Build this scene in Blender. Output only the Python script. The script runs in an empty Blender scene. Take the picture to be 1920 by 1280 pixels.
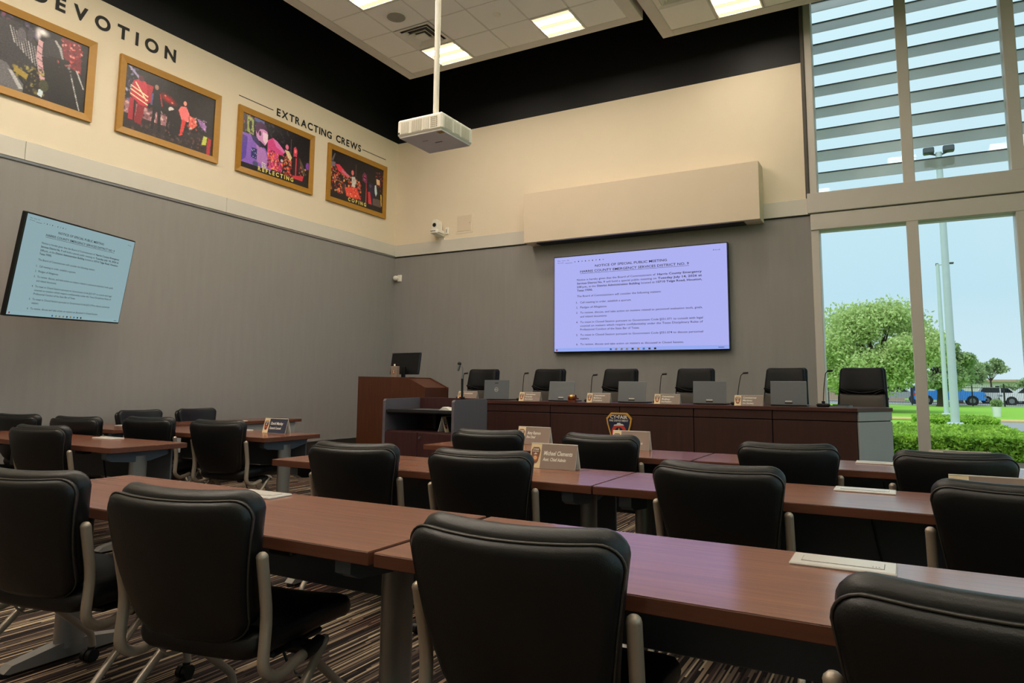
import bpy, math, random
import numpy as np
from mathutils import Vector, Matrix

random.seed(7)
rng = np.random.default_rng(7)
S = bpy.context.scene
COL = S.collection
PI = math.pi
R = math.radians


def lin(c):
    out = []
    for v in c[:3]:
        v = v / 255.0
        out.append(v / 12.92 if v <= .04045 else ((v + .055) / 1.055) ** 2.4)
    return out


# ------------------------------------------------------------------ camera
F_PX, CY = 1306.5, 573.78
camd = bpy.data.cameras.new('camera')
cam = bpy.data.objects.new('camera', camd)
COL.objects.link(cam)
camd.sensor_width = 36.0
camd.lens = F_PX / 1920 * 36
camd.shift_y = -(640 - CY) / 1920
camd.clip_start = .05
camd.clip_end = 2000
right = Vector((0.87283573, 0.48793616, 0.008723))
down = Vector((-0.04770288, 0.10309405, -0.99352708))
fwd = Vector((-0.48567708, 0.86676982, 0.11326014))
m3 = Matrix((right, -down, -fwd)).transposed()
cam.matrix_world = Matrix.Translation((0, 0, 1.2)) @ m3.to_4x4()
S.camera = cam

# ------------------------------------------------------------------ world, sun, exposure
w = bpy.data.worlds.new('overcast')
S.world = w
w.use_nodes = True
nt = w.node_tree
nt.nodes.clear()
out = nt.nodes.new('ShaderNodeOutputWorld')
bg = nt.nodes.new('ShaderNodeBackground')
tc = nt.nodes.new('ShaderNodeTexCoord')
sep = nt.nodes.new('ShaderNodeSeparateXYZ')
ramp = nt.nodes.new('ShaderNodeValToRGB')
ramp.color_ramp.elements[0].position = 0.0
ramp.color_ramp.elements[0].color = (.66, .80, .88, 1)
ramp.color_ramp.elements[1].position = .55
ramp.color_ramp.elements[1].color = (.72, .92, .99, 1)
e = ramp.color_ramp.elements.new(.12)
e.color = (.54, .745, .86, 1)
noi = nt.nodes.new('ShaderNodeTexNoise')
noi.inputs['Scale'].default_value = 3.0
noi.inputs['Detail'].default_value = 4
mixc = nt.nodes.new('ShaderNodeMix')
mixc.data_type = 'RGBA'
mixc.inputs[7].default_value = (.70, .80, .87, 1)
mr = nt.nodes.new('ShaderNodeMapRange')
mr.inputs[1].default_value = .45
mr.inputs[2].default_value = .8
mr.inputs[4].default_value = .5
L = nt.links
L.new(tc.outputs['Generated'], sep.inputs[0])
L.new(sep.outputs['Z'], ramp.inputs[0])
L.new(tc.outputs['Generated'], noi.inputs['Vector'])
L.new(noi.outputs['Fac'], mr.inputs[0])
L.new(mr.outputs[0], mixc.inputs[0])
L.new(ramp.outputs[0], mixc.inputs[6])
L.new(mixc.outputs[2], bg.inputs['Color'])
L.new(bg.outputs[0], out.inputs[0])
bg.inputs['Strength'].default_value = 1.08

sund = bpy.data.lights.new('fill_sun', 'SUN')  # soft sun added under the overcast sky to brighten the lawn
sund.energy = 2.2
sund.angle = R(50)
sund.color = (1, .97, .92)
fill_sun = bpy.data.objects.new('fill_sun', sund)
COL.objects.link(fill_sun)
fill_sun.rotation_euler = Vector((.25, .55, -.80)).to_track_quat('-Z', 'Y').to_euler()

S.view_settings.view_transform = 'Standard'
S.view_settings.look = 'None'
S.view_settings.gamma = 1
S.view_settings.use_curve_mapping = False
S.view_settings.exposure = 0.0
PANEL_L = 1.25      # luminance of the troffer lens
LAMP_L = 58.0       # luminance of the lamp strips behind it

# ------------------------------------------------------------------ materials
MATS = {}


def base_mat(name):
    m = bpy.data.materials.new(name)
    m.use_nodes = True
    n = m.node_tree
    b = n.nodes['Principled BSDF']
    return m, n, b


def mat(name, c, rough=.6, metal=0.0, spec=.5, coat=0.0, var=.06, scale=6.0, bump=0.0, bscale=80.0, stretch=None, coat_rough=.1):
    """procedural principled material: colour with a little noise, optional fine bump"""
    m, n, b = base_mat(name)
    col = lin(c)
    tcn = n.nodes.new('ShaderNodeTexCoord')
    vec = tcn.outputs['Object']
    if stretch:
        mp = n.nodes.new('ShaderNodeMapping')
        mp.inputs['Scale'].default_value = stretch
        n.links.new(vec, mp.inputs[0])
        vec = mp.outputs[0]
    no = n.nodes.new('ShaderNodeTexNoise')
    no.inputs['Scale'].default_value = scale
    no.inputs['Detail'].default_value = 3
    n.links.new(vec, no.inputs['Vector'])
    mx = n.nodes.new('ShaderNodeMix')
    mx.data_type = 'RGBA'
    mx.inputs[6].default_value = (*[v * (1 - var) for v in col], 1)
    mx.inputs[7].default_value = (*[min(1, v * (1 + var)) for v in col], 1)
    n.links.new(no.outputs['Fac'], mx.inputs[0])
    n.links.new(mx.outputs[2], b.inputs['Base Color'])
    b.inputs['Roughness'].default_value = rough
    b.inputs['Metallic'].default_value = metal
    b.inputs['Specular IOR Level'].default_value = spec
    b.inputs['Coat Weight'].default_value = coat
    b.inputs['Coat Roughness'].default_value = coat_rough
    if bump:
        n2 = n.nodes.new('ShaderNodeTexNoise')
        n2.inputs['Scale'].default_value = bscale
        n2.inputs['Detail'].default_value = 2
        n.links.new(vec, n2.inputs['Vector'])
        bp = n.nodes.new('ShaderNodeBump')
        bp.inputs['Strength'].default_value = bump
        bp.inputs['Distance'].default_value = .002
        n.links.new(n2.outputs['Fac'], bp.inputs['Height'])
        n.links.new(bp.outputs[0], b.inputs['Normal'])
    MATS[name] = m
    return m


def wood(name, c1, c2, rough=.3, stretch=(1.2, 26, 26), coat=.0, spec=.5, coat_rough=.14, coat_ior=1.5):
    m, n, b = base_mat(name)
    tcn = n.nodes.new('ShaderNodeTexCoord')
    mp = n.nodes.new('ShaderNodeMapping')
    mp.inputs['Scale'].default_value = stretch
    n.links.new(tcn.outputs['Object'], mp.inputs[0])
    no = n.nodes.new('ShaderNodeTexNoise')
    no.inputs['Scale'].default_value = 2.2
    no.inputs['Detail'].default_value = 6
    no.inputs['Roughness'].default_value = .6
    no.inputs['Distortion'].default_value = .4
    n.links.new(mp.outputs[0], no.inputs['Vector'])
    rp = n.nodes.new('ShaderNodeValToRGB')
    rp.color_ramp.elements[0].position = .3
    rp.color_ramp.elements[1].position = .72
    rp.color_ramp.elements[0].color = (*lin(c1), 1)
    rp.color_ramp.elements[1].color = (*lin(c2), 1)
    n.links.new(no.outputs['Fac'], rp.inputs[0])
    n.links.new(rp.outputs[0], b.inputs['Base Color'])
    b.inputs['Roughness'].default_value = rough
    b.inputs['Coat Weight'].default_value = coat
    b.inputs['Coat Roughness'].default_value = coat_rough
    b.inputs['Coat IOR'].default_value = coat_ior
    b.inputs['Specular IOR Level'].default_value = spec
    MATS[name] = m
    return m


def emis(name, c, strength):
    m = bpy.data.materials.new(name)
    m.use_nodes = True
    n = m.node_tree
    n.nodes.clear()
    o = n.nodes.new('ShaderNodeOutputMaterial')
    em = n.nodes.new('ShaderNodeEmission')
    em.inputs[0].default_value = (*c, 1)
    em.inputs[1].default_value = strength
    n.links.new(em.outputs[0], o.inputs[0])
    MATS[name] = m
    return m


def print_mat(name, rough=.35, emit=0.0):
    m, n, b = base_mat(name)
    a = n.nodes.new('ShaderNodeAttribute')
    a.attribute_name = 'Col'
    no = n.nodes.new('ShaderNodeTexNoise')
    no.inputs['Scale'].default_value = 60
    no.inputs['Detail'].default_value = 3
    mx = n.nodes.new('ShaderNodeMix')
    mx.data_type = 'RGBA'
    mx.blend_type = 'MULTIPLY'
    mx.inputs[0].default_value = .5
    n.links.new(a.outputs['Color'], mx.inputs[6])
    n.links.new(no.outputs['Fac'], mx.inputs[7])
    n.links.new(mx.outputs[2], b.inputs['Base Color'])
    b.inputs['Roughness'].default_value = rough
    MATS[name] = m
    return m


def glass_mat():
    m = bpy.data.materials.new('window_glass')
    m.use_nodes = True
    n = m.node_tree
    n.nodes.clear()
    o = n.nodes.new('ShaderNodeOutputMaterial')
    t = n.nodes.new('ShaderNodeBsdfTransparent')
    t.inputs[0].default_value = (.95, .985, .98, 1)
    g = n.nodes.new('ShaderNodeBsdfGlossy')
    g.inputs['Roughness'].default_value = .02
    fr = n.nodes.new('ShaderNodeFresnel')
    fr.inputs[0].default_value = 1.2
    mx = n.nodes.new('ShaderNodeMixShader')
    n.links.new(fr.outputs[0], mx.inputs[0])
    n.links.new(t.outputs[0], mx.inputs[1])
    n.links.new(g.outputs[0], mx.inputs[2])
    n.links.new(mx.outputs[0], o.inputs[0])
    MATS['glass'] = m
    return m


def carpet_mat():
    m, n, b = base_mat('striped_carpet')
    tcn = n.nodes.new('ShaderNodeTexCoord')
    sp = n.nodes.new('ShaderNodeSeparateXYZ')
    n.links.new(tcn.outputs['Object'], sp.inputs[0])

    def math_(op, a, bb):
        q = n.nodes.new('ShaderNodeMath')
        q.operation = op
        for i, v in enumerate((a, bb)):
            if v is None:
                continue
            if hasattr(v, 'default_value') or hasattr(v, 'links'):
                n.links.new(v, q.inputs[i])
            else:
                q.inputs[i].default_value = v
        return q.outputs[0]
    xs = math_('FLOOR', math_('DIVIDE', sp.outputs['X'], .0085), None)
    wn = n.nodes.new('ShaderNodeTexWhiteNoise')
    wn.noise_dimensions = '1D'
    n.links.new(xs, wn.inputs['W'])
    ys = math_('FLOOR', math_('ADD', math_('DIVIDE', sp.outputs['Y'], .48), math_('MULTIPLY', wn.outputs['Value'], 7.0)), None)
    cb = n.nodes.new('ShaderNodeCombineXYZ')
    n.links.new(xs, cb.inputs[0])
    n.links.new(ys, cb.inputs[1])
    w2 = n.nodes.new('ShaderNodeTexWhiteNoise')
    w2.noise_dimensions = '2D'
    n.links.new(cb.outputs[0], w2.inputs['Vector'])
    rp = n.nodes.new('ShaderNodeValToRGB')
    rp.color_ramp.interpolation = 'CONSTANT'
    els = rp.color_ramp.elements
    els[0].position = 0
    els[0].color = (*lin((38, 32, 31)), 1)
    els[1].position = .30
    els[1].color = (*lin((68, 57, 53)), 1)
    for p, c in ((.50, (92, 79, 70)), (.60, (150, 130, 108)), (.72, (196, 176, 148)), (.80, (48, 40, 40)), (.90, (112, 96, 84))):
        q = els.new(p)
        q.color = (*lin(c), 1)
    n.links.new(w2.outputs['Value'], rp.inputs[0])
    # broad wine-red patches woven in
    mp = n.nodes.new('ShaderNodeMapping')
    mp.inputs['Scale'].default_value = (1.6, .8, 1)
    n.links.new(tcn.outputs['Object'], mp.inputs[0])
    no = n.nodes.new('ShaderNodeTexNoise')
    no.inputs['Scale'].default_value = 1.7
    no.inputs['Detail'].default_value = 2
    n.links.new(mp.outputs[0], no.inputs['Vector'])
    mr_ = n.nodes.new('ShaderNodeMapRange')
    mr_.inputs[1].default_value = .52
    mr_.inputs[2].default_value = .68
    mr_.inputs[4].default_value = .55
    n.links.new(no.outputs['Fac'], mr_.inputs[0])
    mx = n.nodes.new('ShaderNodeMix')
    mx.data_type = 'RGBA'
    mx.blend_type = 'MULTIPLY'
    mx.inputs[7].default_value = (.95, .50, .48, 1)
    n.links.new(mr_.outputs[0], mx.inputs[0])
    n.links.new(rp.outputs[0], mx.inputs[6])
    f = n.nodes.new('ShaderNodeTexNoise')
    f.inputs['Scale'].default_value = 260
    n.links.new(tcn.outputs['Object'], f.inputs['Vector'])
    m2 = n.nodes.new('ShaderNodeMix')
    m2.data_type = 'RGBA'
    m2.blend_type = 'MULTIPLY'
    m2.inputs[0].default_value = .6
    n.links.new(mx.outputs[2], m2.inputs[6])
    n.links.new(f.outputs['Color'], m2.inputs[7])
    mxx = n.nodes.new('ShaderNodeMix')
    mxx.data_type = 'RGBA'
    mxx.inputs[0].default_value = .55
    n.links.new(m2.outputs[2], mxx.inputs[6])
    n.links.new(mx.outputs[2], mxx.inputs[7])
    n.links.new(mxx.outputs[2], b.inputs['Base Color'])
    b.inputs['Roughness'].default_value = .95
    b.inputs['Specular IOR Level'].default_value = .1
    bp = n.nodes.new('ShaderNodeBump')
    bp.inputs['Strength'].default_value = .5
    bp.inputs['Distance'].default_value = .003
    n.links.new(w2.outputs['Value'], bp.inputs['Height'])
    n.links.new(bp.outputs[0], b.inputs['Normal'])
    MATS['carpet'] = m
    return m


def leaf_mat(name, c1, c2):
    m, n, b = base_mat(name)
    tcn = n.nodes.new('ShaderNodeTexCoord')
    no = n.nodes.new('ShaderNodeTexNoise')
    no.inputs['Scale'].default_value = 2.5
    no.inputs['Detail'].default_value = 5
    n.links.new(tcn.outputs['Object'], no.inputs['Vector'])
    rp = n.nodes.new('ShaderNodeValToRGB')
    rp.color_ramp.elements[0].position = .35
    rp.color_ramp.elements[1].position = .65
    rp.color_ramp.elements[0].color = (*lin(c1), 1)
    rp.color_ramp.elements[1].color = (*lin(c2), 1)
    n.links.new(no.outputs['Fac'], rp.inputs[0])
    n.links.new(rp.outputs[0], b.inputs['Base Color'])
    b.inputs['Roughness'].default_value = .6
    b.inputs['Specular IOR Level'].default_value = .25
    tr = n.nodes.new('ShaderNodeBsdfTranslucent')
    n.links.new(rp.outputs[0], tr.inputs[0])
    ms = n.nodes.new('ShaderNodeMixShader')
    ms.inputs[0].default_value = .35
    o = n.nodes['Material Output']
    n.links.new(b.outputs[0], ms.inputs[1])
    n.links.new(tr.outputs[0], ms.inputs[2])
    n.links.new(ms.outputs[0], o.inputs[0])
    MATS[name] = m
    return m


def lacquer(name, ior, rough):
    """glossy clear finish over an existing material"""
    m = MATS[name]
    n = m.node_tree
    o = n.nodes['Material Output']
    b = n.nodes['Principled BSDF']
    g = n.nodes.new('ShaderNodeBsdfGlossy')
    g.inputs['Roughness'].default_value = rough
    fr = n.nodes.new('ShaderNodeFresnel')
    fr.inputs[0].default_value = ior
    mx = n.nodes.new('ShaderNodeMixShader')
    n.links.new(fr.outputs[0], mx.inputs[0])
    n.links.new(b.outputs[0], mx.inputs[1])
    n.links.new(g.outputs[0], mx.inputs[2])
    n.links.new(mx.outputs[0], o.inputs[0])


def perforate(name, k):
    """fine perforations: part of the light passes straight through"""
    n = MATS[name].node_tree
    o = n.nodes['Material Output']
    b = n.nodes['Principled BSDF']
    tr = n.nodes.new('ShaderNodeBsdfTransparent')
    mx = n.nodes.new('ShaderNodeMixShader')
    mx.inputs[0].default_value = k
    n.links.new(b.outputs[0], mx.inputs[1])
    n.links.new(tr.outputs[0], mx.inputs[2])
    n.links.new(mx.outputs[0], o.inputs[0])


carpet_mat()
glass_mat()
mat('grey_fabric', (150, 146, 143), .9, spec=.2, var=.07, scale=14, stretch=(1, 1, .12), bump=.25, bscale=220)
mat('cream', (236, 221, 196), .7, spec=.3, var=.015)
mat('bulkhead_cream', (226, 208, 184), .6, spec=.3, var=.015)
mat('band', (214, 208, 196), .45, spec=.4, var=.02)
mat('black_paint', (20, 20, 23), .55, spec=.35, var=.1, scale=2)
mat('black_deck', (12, 12, 13), .9, spec=.1)
mat('tile', (248, 246, 243), .95, spec=.1, var=.03, scale=60, bump=.15, bscale=200)
mat('grid', (220, 217, 212), .5)
mat('cloud_trim', (214, 209, 203), .5, spec=.3)
mat('alu_frame', (204, 196, 187), .42, spec=.4, var=.03)
mat('alu_dark', (86, 80, 74), .5, spec=.3)
mat('chrome_strip', (150, 150, 155), .3, metal=.9)
mat('dark_base', (48, 40, 32), .6)
wood('table_wood', (128, 64, 32), (158, 88, 48), rough=.5, spec=.3)
lacquer('table_wood', 5.0, .17)
wood('wood_edge', (92, 52, 36), (112, 66, 47), rough=.4)
wood('dais_wood', (52, 26, 22), (64, 33, 28), rough=.45, stretch=(14, 14, .9))
wood('dais_top', (70, 40, 34), (86, 50, 43), rough=.28)
wood('lectern_wood', (74, 38, 19), (90, 49, 26), rough=.4, stretch=(16, 16, 1.0))
wood('cart_wood', (58, 30, 31), (70, 37, 38), rough=.42, stretch=(16, 16, 1.0))
mat('cart_side', (104, 98, 104), .38, spec=.5, var=.08, scale=3, stretch=(10, 10, .6))
mat('end_panel', (168, 168, 168), .45, var=.03, stretch=(12, 12, .8))  # dais wood turned pale grey: window light painted into the colour
mat('groove', (18, 12, 11), .8)
mat('black_vinyl', (9, 10, 12), .40, spec=.5, var=.1, bump=.22, bscale=260)
mat('vinyl_seam', (58, 52, 46), .4)
mat('black_plastic', (17, 17, 18), .45, spec=.4)
mat('black_leather', (8, 9, 12), .5, spec=.22, bump=.15, bscale=220)
mat('lit_leather', (74, 68, 62), .45, spec=.4)  # black leather lightened to taupe, light painted into the lower pad
mat('chair_tube', (176, 162, 146), .32, metal=.35, spec=.6, var=.03)
mat('table_leg', (150, 146, 142), .35, metal=.5, var=.03)
mat('slate_panel', (88, 92, 96), .5, spec=.4)
mat('lit_panel', (168, 168, 166), .5)  # slate panel made pale; the window light is in the colour
mat('bracket', (84, 92, 102), .45, metal=.2)
mat('grommet_white', (214, 208, 200), .28, spec=.5)
mat('grommet_line', (110, 106, 104), .5)
mat('laptop_silver', (118, 122, 127), .38, metal=.35, var=.02)
mat('laptop_dark', (34, 35, 37), .4)
mat('plate_taupe', (146, 126, 114), .5)
mat('plate_navy', (52, 54, 72), .5)
mat('plate_cream', (233, 209, 166), .5)
mat('plate_white', (226, 222, 212), .5)
mat('ink_white', (240, 234, 222), .5)
mat('ink_black', (22, 20, 19), .6)
mat('ink_yellow', (240, 224, 120), .5)
mat('gold_frame', (176, 126, 38), .38, spec=.5, var=.10, scale=5, stretch=(6, 1, 6))
mat('badge_navy', (28, 34, 66), .5)
mat('badge_gold', (214, 160, 62), .45)
mat('badge_red', (196, 62, 52), .5)
mat('badge_brown', (128, 84, 58), .5)
mat('badge_orange', (200, 106, 60), .5)
mat('white_plastic', (242, 236, 224), .4, spec=.4, var=.02)
mat('grille', (170, 160, 138), .6)
mat('proj_under', (240, 232, 236), .5)
mat('pole_white', (226, 220, 206), .35)
mat('tv_bezel', (14, 14, 15), .3, spec=.5)
mat('brass', (196, 158, 70), .3, metal=.8)
mat('gavel_wood', (110, 48, 24), .3)
mat('diffuser_speaker', (150, 146, 140), .7, bump=.6, bscale=400)
mat('vent_grey', (236, 232, 226), .5)
mat('vent_dark', (92, 90, 86), .7)
print_mat('photo_print')
# troffer lens: warm white
emis('lens', (1.0, .80, .49), PANEL_L)
emis('lamp', (1.0, .88, .73), LAMP_L)
emis('screen_main', (.42, .44, .88), 1.0)
emis('screen_bar', (.30, .40, .86), 1.0)
emis('screen_side', (.26, .385, .415), 1.0)
emis('screen_bar_side', (.26, .40, .43), 1.0)
# outdoors
mat('lawn', (140, 186, 70), .9, spec=.1, var=.22, scale=9, bump=.4, bscale=60)
mat('asphalt', (150, 150, 152), .9, var=.06)
mat('concrete', (188, 182, 172), .85, var=.07, scale=4)
mat('curb_yellow', (206, 180, 122), .8, var=.12, scale=8)
mat('mulch', (88, 74, 60), .95, var=.2, scale=20)
mat('bark', (84, 72, 60), .9, var=.2, scale=14, bump=.8, bscale=20)
leaf_mat('leaf_light', (168, 188, 122), (210, 224, 156))
leaf_mat('leaf_dark', (136, 160, 112), (172, 192, 132))
leaf_mat('leaf_hedge', (118, 162, 56), (188, 222, 88))
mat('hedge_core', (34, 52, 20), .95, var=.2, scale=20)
mat('pole_paint', (184, 196, 200), .4)
mat('louver', (226, 230, 230), .45, var=.04)
perforate('louver', .36)
mat('louver_dark', (72, 76, 82), .5)
mat('car_blue', (64, 144, 238), .25, coat=.6)
mat('car_white', (222, 222, 222), .3, coat=.5)
mat('car_silver', (168, 172, 176), .3, metal=.3, coat=.5)
mat('car_glass', (26, 32, 38), .1, spec=.6)
mat('tyre', (26, 26, 27), .8)
mat('rim', (140, 142, 146), .3, metal=.7)
mat('fence_black', (30, 31, 33), .6)
mat('far_building', (214, 212, 206), .8)
mat('far_roof', (176, 150, 130), .8)
mat('bin_blue', (44, 54, 84), .6)


# ------------------------------------------------------------------ mesh helpers
class MB:
    """collects geometry; build() links it as ONE mesh object"""

    def __init__(self):
        self.v, self.f, self.m, self.sm, self.mats = [], [], [], [], []

    def mi(self, name):
        if name not in self.mats:
            self.mats.append(name)
        return self.mats.index(name)

    def add(self, vs, fs, m, smooth=False):
        o = len(self.v)
        self.v += [tuple(p) for p in vs]
        k = self.mi(m)
        for f in fs:
            self.f.append(tuple(i + o for i in f))
            self.m.append(k)
            self.sm.append(smooth)

    def box(self, x0, x1, y0, y1, z0, z1, m, b=0.0, M=None):
        """box, chamfered by b"""
        if b <= 0:
            vs = [(x, y, z) for z in (z0, z1) for y in (y0, y1) for x in (x0, x1)]
            fs = [(0, 2, 3, 1), (4, 5, 7, 6), (0, 1, 5, 4), (2, 6, 7, 3), (0, 4, 6, 2), (1, 3, 7, 5)]
        else:
            b = min(b, .49 * (x1 - x0), .49 * (y1 - y0), .49 * (z1 - z0))
            vs, idx = [], {}
            for sx in (0, 1):
                for sy in (0, 1):
                    for sz in (0, 1):
                        cx, cy, cz = (x0, x1)[sx], (y0, y1)[sy], (z0, z1)[sz]
                        ix, iy, iz = cx + (b, -b)[sx], cy + (b, -b)[sy], cz + (b, -b)[sz]
                        for ax, p in enumerate(((cx, iy, iz), (ix, cy, iz), (ix, iy, cz))):
                            idx[sx, sy, sz, ax] = len(vs)
                            vs.append(p)
            fs = []
            for s in (0, 1):
                a = [idx[s, p, q, 0] for p, q in ((0, 0), (1, 0), (1, 1), (0, 1))]
                fs.append(a if s else a[::-1])
                a = [idx[p, s, q, 1] for p, q in ((0, 0), (0, 1), (1, 1), (1, 0))]
                fs.append(a if s else a[::-1])
                a = [idx[p, q, s, 2] for p, q in ((0, 0), (1, 0), (1, 1), (0, 1))]
                fs.append(a if s else a[::-1])
            for s in (0, 1):
                for t in (0, 1):
                    for (A, B, f) in ((0, 1, lambda u: (s, t, u)), (0, 2, lambda u: (s, u, t)), (1, 2, lambda u: (u, s, t))):
                        q = [idx[(*f(0), A)], idx[(*f(0), B)], idx[(*f(1), B)], idx[(*f(1), A)]]
                        fs.append(q)
            for sx in (0, 1):
                for sy in (0, 1):
                    for sz in (0, 1):
                        fs.append([idx[sx, sy, sz, 0], idx[sx, sy, sz, 1], idx[sx, sy, sz, 2]])
            c = Vector(((x0 + x1) / 2, (y0 + y1) / 2, (z0 + z1) / 2))
            fx = []
            for f in fs:
                p = [Vector(vs[i]) for i in f]
                nrm = (p[1] - p[0]).cross(p[2] - p[0])
                cen = sum(p, Vector()) / len(p)
                fx.append(tuple(f) if nrm.dot(cen - c) > 0 else tuple(f[::-1]))
            fs = fx
        if M is not None:
            vs = [M @ Vector(p) for p in vs]
        self.add(vs, fs, m)

    def tube(self, path, r, m, n=10, caps=True, r2=None):
        """round tube along a path of points"""
        P = [Vector(p) for p in path]
        vs, fs = [], []
        up = None
        for i, p in enumerate(P):
            t = (P[min(i + 1, len(P) - 1)] - P[max(i - 1, 0)]).normalized()
            if up is None:
                up = Vector((0, 0, 1)) if abs(t.z) < .9 else Vector((1, 0, 0))
            a = t.cross(up).normalized()
            up = a.cross(t).normalized()
            rr = r if r2 is None else r + (r2 - r) * i / (len(P) - 1)
            for k in range(n):
                th = 2 * PI * k / n
                vs.append(p + a * math.cos(th) * rr + up * math.sin(th) * rr)
        for i in range(len(P) - 1):
            for k in range(n):
                fs.append((i * n + k, i * n + (k + 1) % n, (i + 1) * n + (k + 1) % n, (i + 1) * n + k))
        self.add(vs, fs, m, True)
        if caps:
            self.add(vs[:n], [tuple(range(n))[::-1]], m)
            self.add(vs[-n:], [tuple(range(n))], m)

    def cyl(self, c, axis, r, h, m, n=16, r2=None, smooth=True):
        """cylinder centred at c along axis"""
        a = Vector(axis).normalized()
        c = Vector(c)
        u = a.orthogonal().normalized()
        v = a.cross(u)
        r2 = r if r2 is None else r2
        vs = []
        for s, rr in ((-.5, r), (.5, r2)):
            for k in range(n):
                th = 2 * PI * k / n
                vs.append(c + a * h * s + u * rr * math.cos(th) + v * rr * math.sin(th))
        self.add(vs, [(k, (k + 1) % n, n + (k + 1) % n, n + k) for k in range(n)], m, smooth)
        self.add(vs[:n], [tuple(range(n))[::-1]], m)
        self.add(vs[n:], [tuple(range(n))], m)

    def sphere(self, c, r, m, nu=14, nv=8, sc=(1, 1, 1)):
        vs = [(c[0], c[1], c[2] + r * sc[2])]
        for j in range(1, nv):
            ph = PI * j / nv
            for i in range(nu):
                th = 2 * PI * i / nu
                vs.append((c[0] + r * sc[0] * math.sin(ph) * math.cos(th), c[1] + r * sc[1] * math.sin(ph) * math.sin(th), c[2] + r * sc[2] * math.cos(ph)))
        vs.append((c[0], c[1], c[2] - r * sc[2]))
        fs = [(0, 1 + i, 1 + (i + 1) % nu) for i in range(nu)]
        for j in range(nv - 2):
            o = 1 + j * nu
            fs += [(o + i, o + nu + i, o + nu + (i + 1) % nu, o + (i + 1) % nu) for i in range(nu)]
        o = 1 + (nv - 2) * nu
        fs += [(o + (i + 1) % nu, o + i, len(vs) - 1) for i in range(nu)]
        self.add(vs, fs, m, True)

    def prism(self, poly, d0, d1, m, fn):
        """extrude a 2D polygon between depths; fn(a, b, d) -> point"""
        n = len(poly)
        vs = [fn(a, b, d0) for a, b in poly] + [fn(a, b, d1) for a, b in poly]
        A = sum(poly[i][0] * poly[(i + 1) % n][1] - poly[(i + 1) % n][0] * poly[i][1] for i in range(n))
        o, p, q = Vector(fn(0, 0, 0)), Vector(fn(1, 0, 0)), Vector(fn(0, 1, 0))
        dd = Vector(fn(0, 0, 1)) - o
        flip = (A > 0) == ((p - o).cross(q - o).dot(dd) * (d1 - d0) > 0)
        fs = [tuple(range(n))[::-1], tuple(range(n, 2 * n))] + [(i, (i + 1) % n, n + (i + 1) % n, n + i) for i in range(n)]
        if not flip:
            fs = [f[::-1] for f in fs]
        self.add(vs, fs, m)

    def pillow(self, outline, t, m, fn, rings=((1, 0), (.985, .5), (.95, .82), (.88, .96), (.6, 1.0), (.3, 1.0)), both=True):
        """cushion from an outline: fn(a, b, d) -> point"""
        n = len(outline)
        ca = sum(p[0] for p in outline) / n
        cb = sum(p[1] for p in outline) / n
        vs, fs = [], []
        sides = (1, -1) if both else (1,)
        for s, h in rings[:1]:
            vs += [fn(ca + (a - ca) * s, cb + (b - cb) * s, 0) for a, b in outline]
        for sd in sides:
            prev = 0
            for s, h in rings[1:]:
                o = len(vs)
                vs += [fn(ca + (a - ca) * s, cb + (b - cb) * s, sd * h * t / 2) for a, b in outline]
                for k in range(n):
                    q = (prev + k, prev + (k + 1) % n, o + (k + 1) % n, o + k)
                    fs.append(q if sd > 0 else q[::-1])
                prev = o
            c = len(vs)
            vs.append(fn(ca, cb, sd * t / 2))
            for k in range(n):
                q = (prev + k, prev + (k + 1) % n, c)
                fs.append(q if sd > 0 else q[::-1])
        self.add(vs, fs, m, True)

    def text(self, s, org, rt, up, cap, m, align='L', width=None, shear=0.0, lift=None, bold=0.0, res=2):
        """flat lettering: cap height in metres, org at the baseline"""
        cu = bpy.data.curves.new('lettering', 'FONT')
        cu.body = s
        cu.size = 1.0
        cu.resolution_u = res
        cu.shear = shear
        cu.offset = bold
        cu.fill_mode = 'FRONT'
        ob = bpy.data.objects.new('lettering', cu)
        me = bpy.data.meshes.new_from_object(ob)
        bpy.data.objects.remove(ob)
        bpy.data.curves.remove(cu)
        n = len(me.vertices)
        co = np.empty(n * 3)
        me.vertices.foreach_get('co', co)
        co = co.reshape(-1, 3)
        if n == 0:
            return
        k = cap / .70
        x0, x1 = co[:, 0].min(), co[:, 0].max()
        kx = k if width is None else width / max(1e-6, x1 - x0)
        xs = (co[:, 0] - x0) * kx
        if align == 'C':
            xs = xs - (x1 - x0) * kx / 2
        elif align == 'R':
            xs = xs - (x1 - x0) * kx
        org, rt, up = Vector(org), Vector(rt).normalized(), Vector(up).normalized()
        nn = rt.cross(up)
        if lift:
            org = org + nn * lift
        vs = [org + rt * xs[i] + up * (co[i, 1] * k) for i in range(n)]
        fs = [tuple(p.vertices) for p in me.polygons]
        bpy.data.meshes.remove(me)
        self.add(vs, fs, m)

    @staticmethod
    def letter_row(s, total, cap, bold, space=.55):
        """left edge and width of each letter, set with equal gaps over a total length"""
        ws = []
        for ch in s:
            if ch == ' ':
                ws.append(cap * space)
                continue
            q = MB()
            q.text(ch, (0, 0, 0), (1, 0, 0), (0, 1, 0), cap, 'ink_black', 'L', bold=bold)
            xs = [p[0] for p in q.v]
            ws.append(max(xs) - min(xs))
        gap = (total - sum(ws)) / (len(s) - 1)
        pos, x = [], 0
        for w_ in ws:
            pos.append(x)
            x += w_ + gap
        return pos

    def mesh(self, name):
        me = bpy.data.meshes.new(name)
        me.from_pydata(self.v, [], self.f)
        for k in self.mats:
            me.materials.append(MATS[k])
        me.polygons.foreach_set('material_index', self.m)
        me.polygons.foreach_set('use_smooth', self.sm)
        me.update()
        return me

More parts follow.
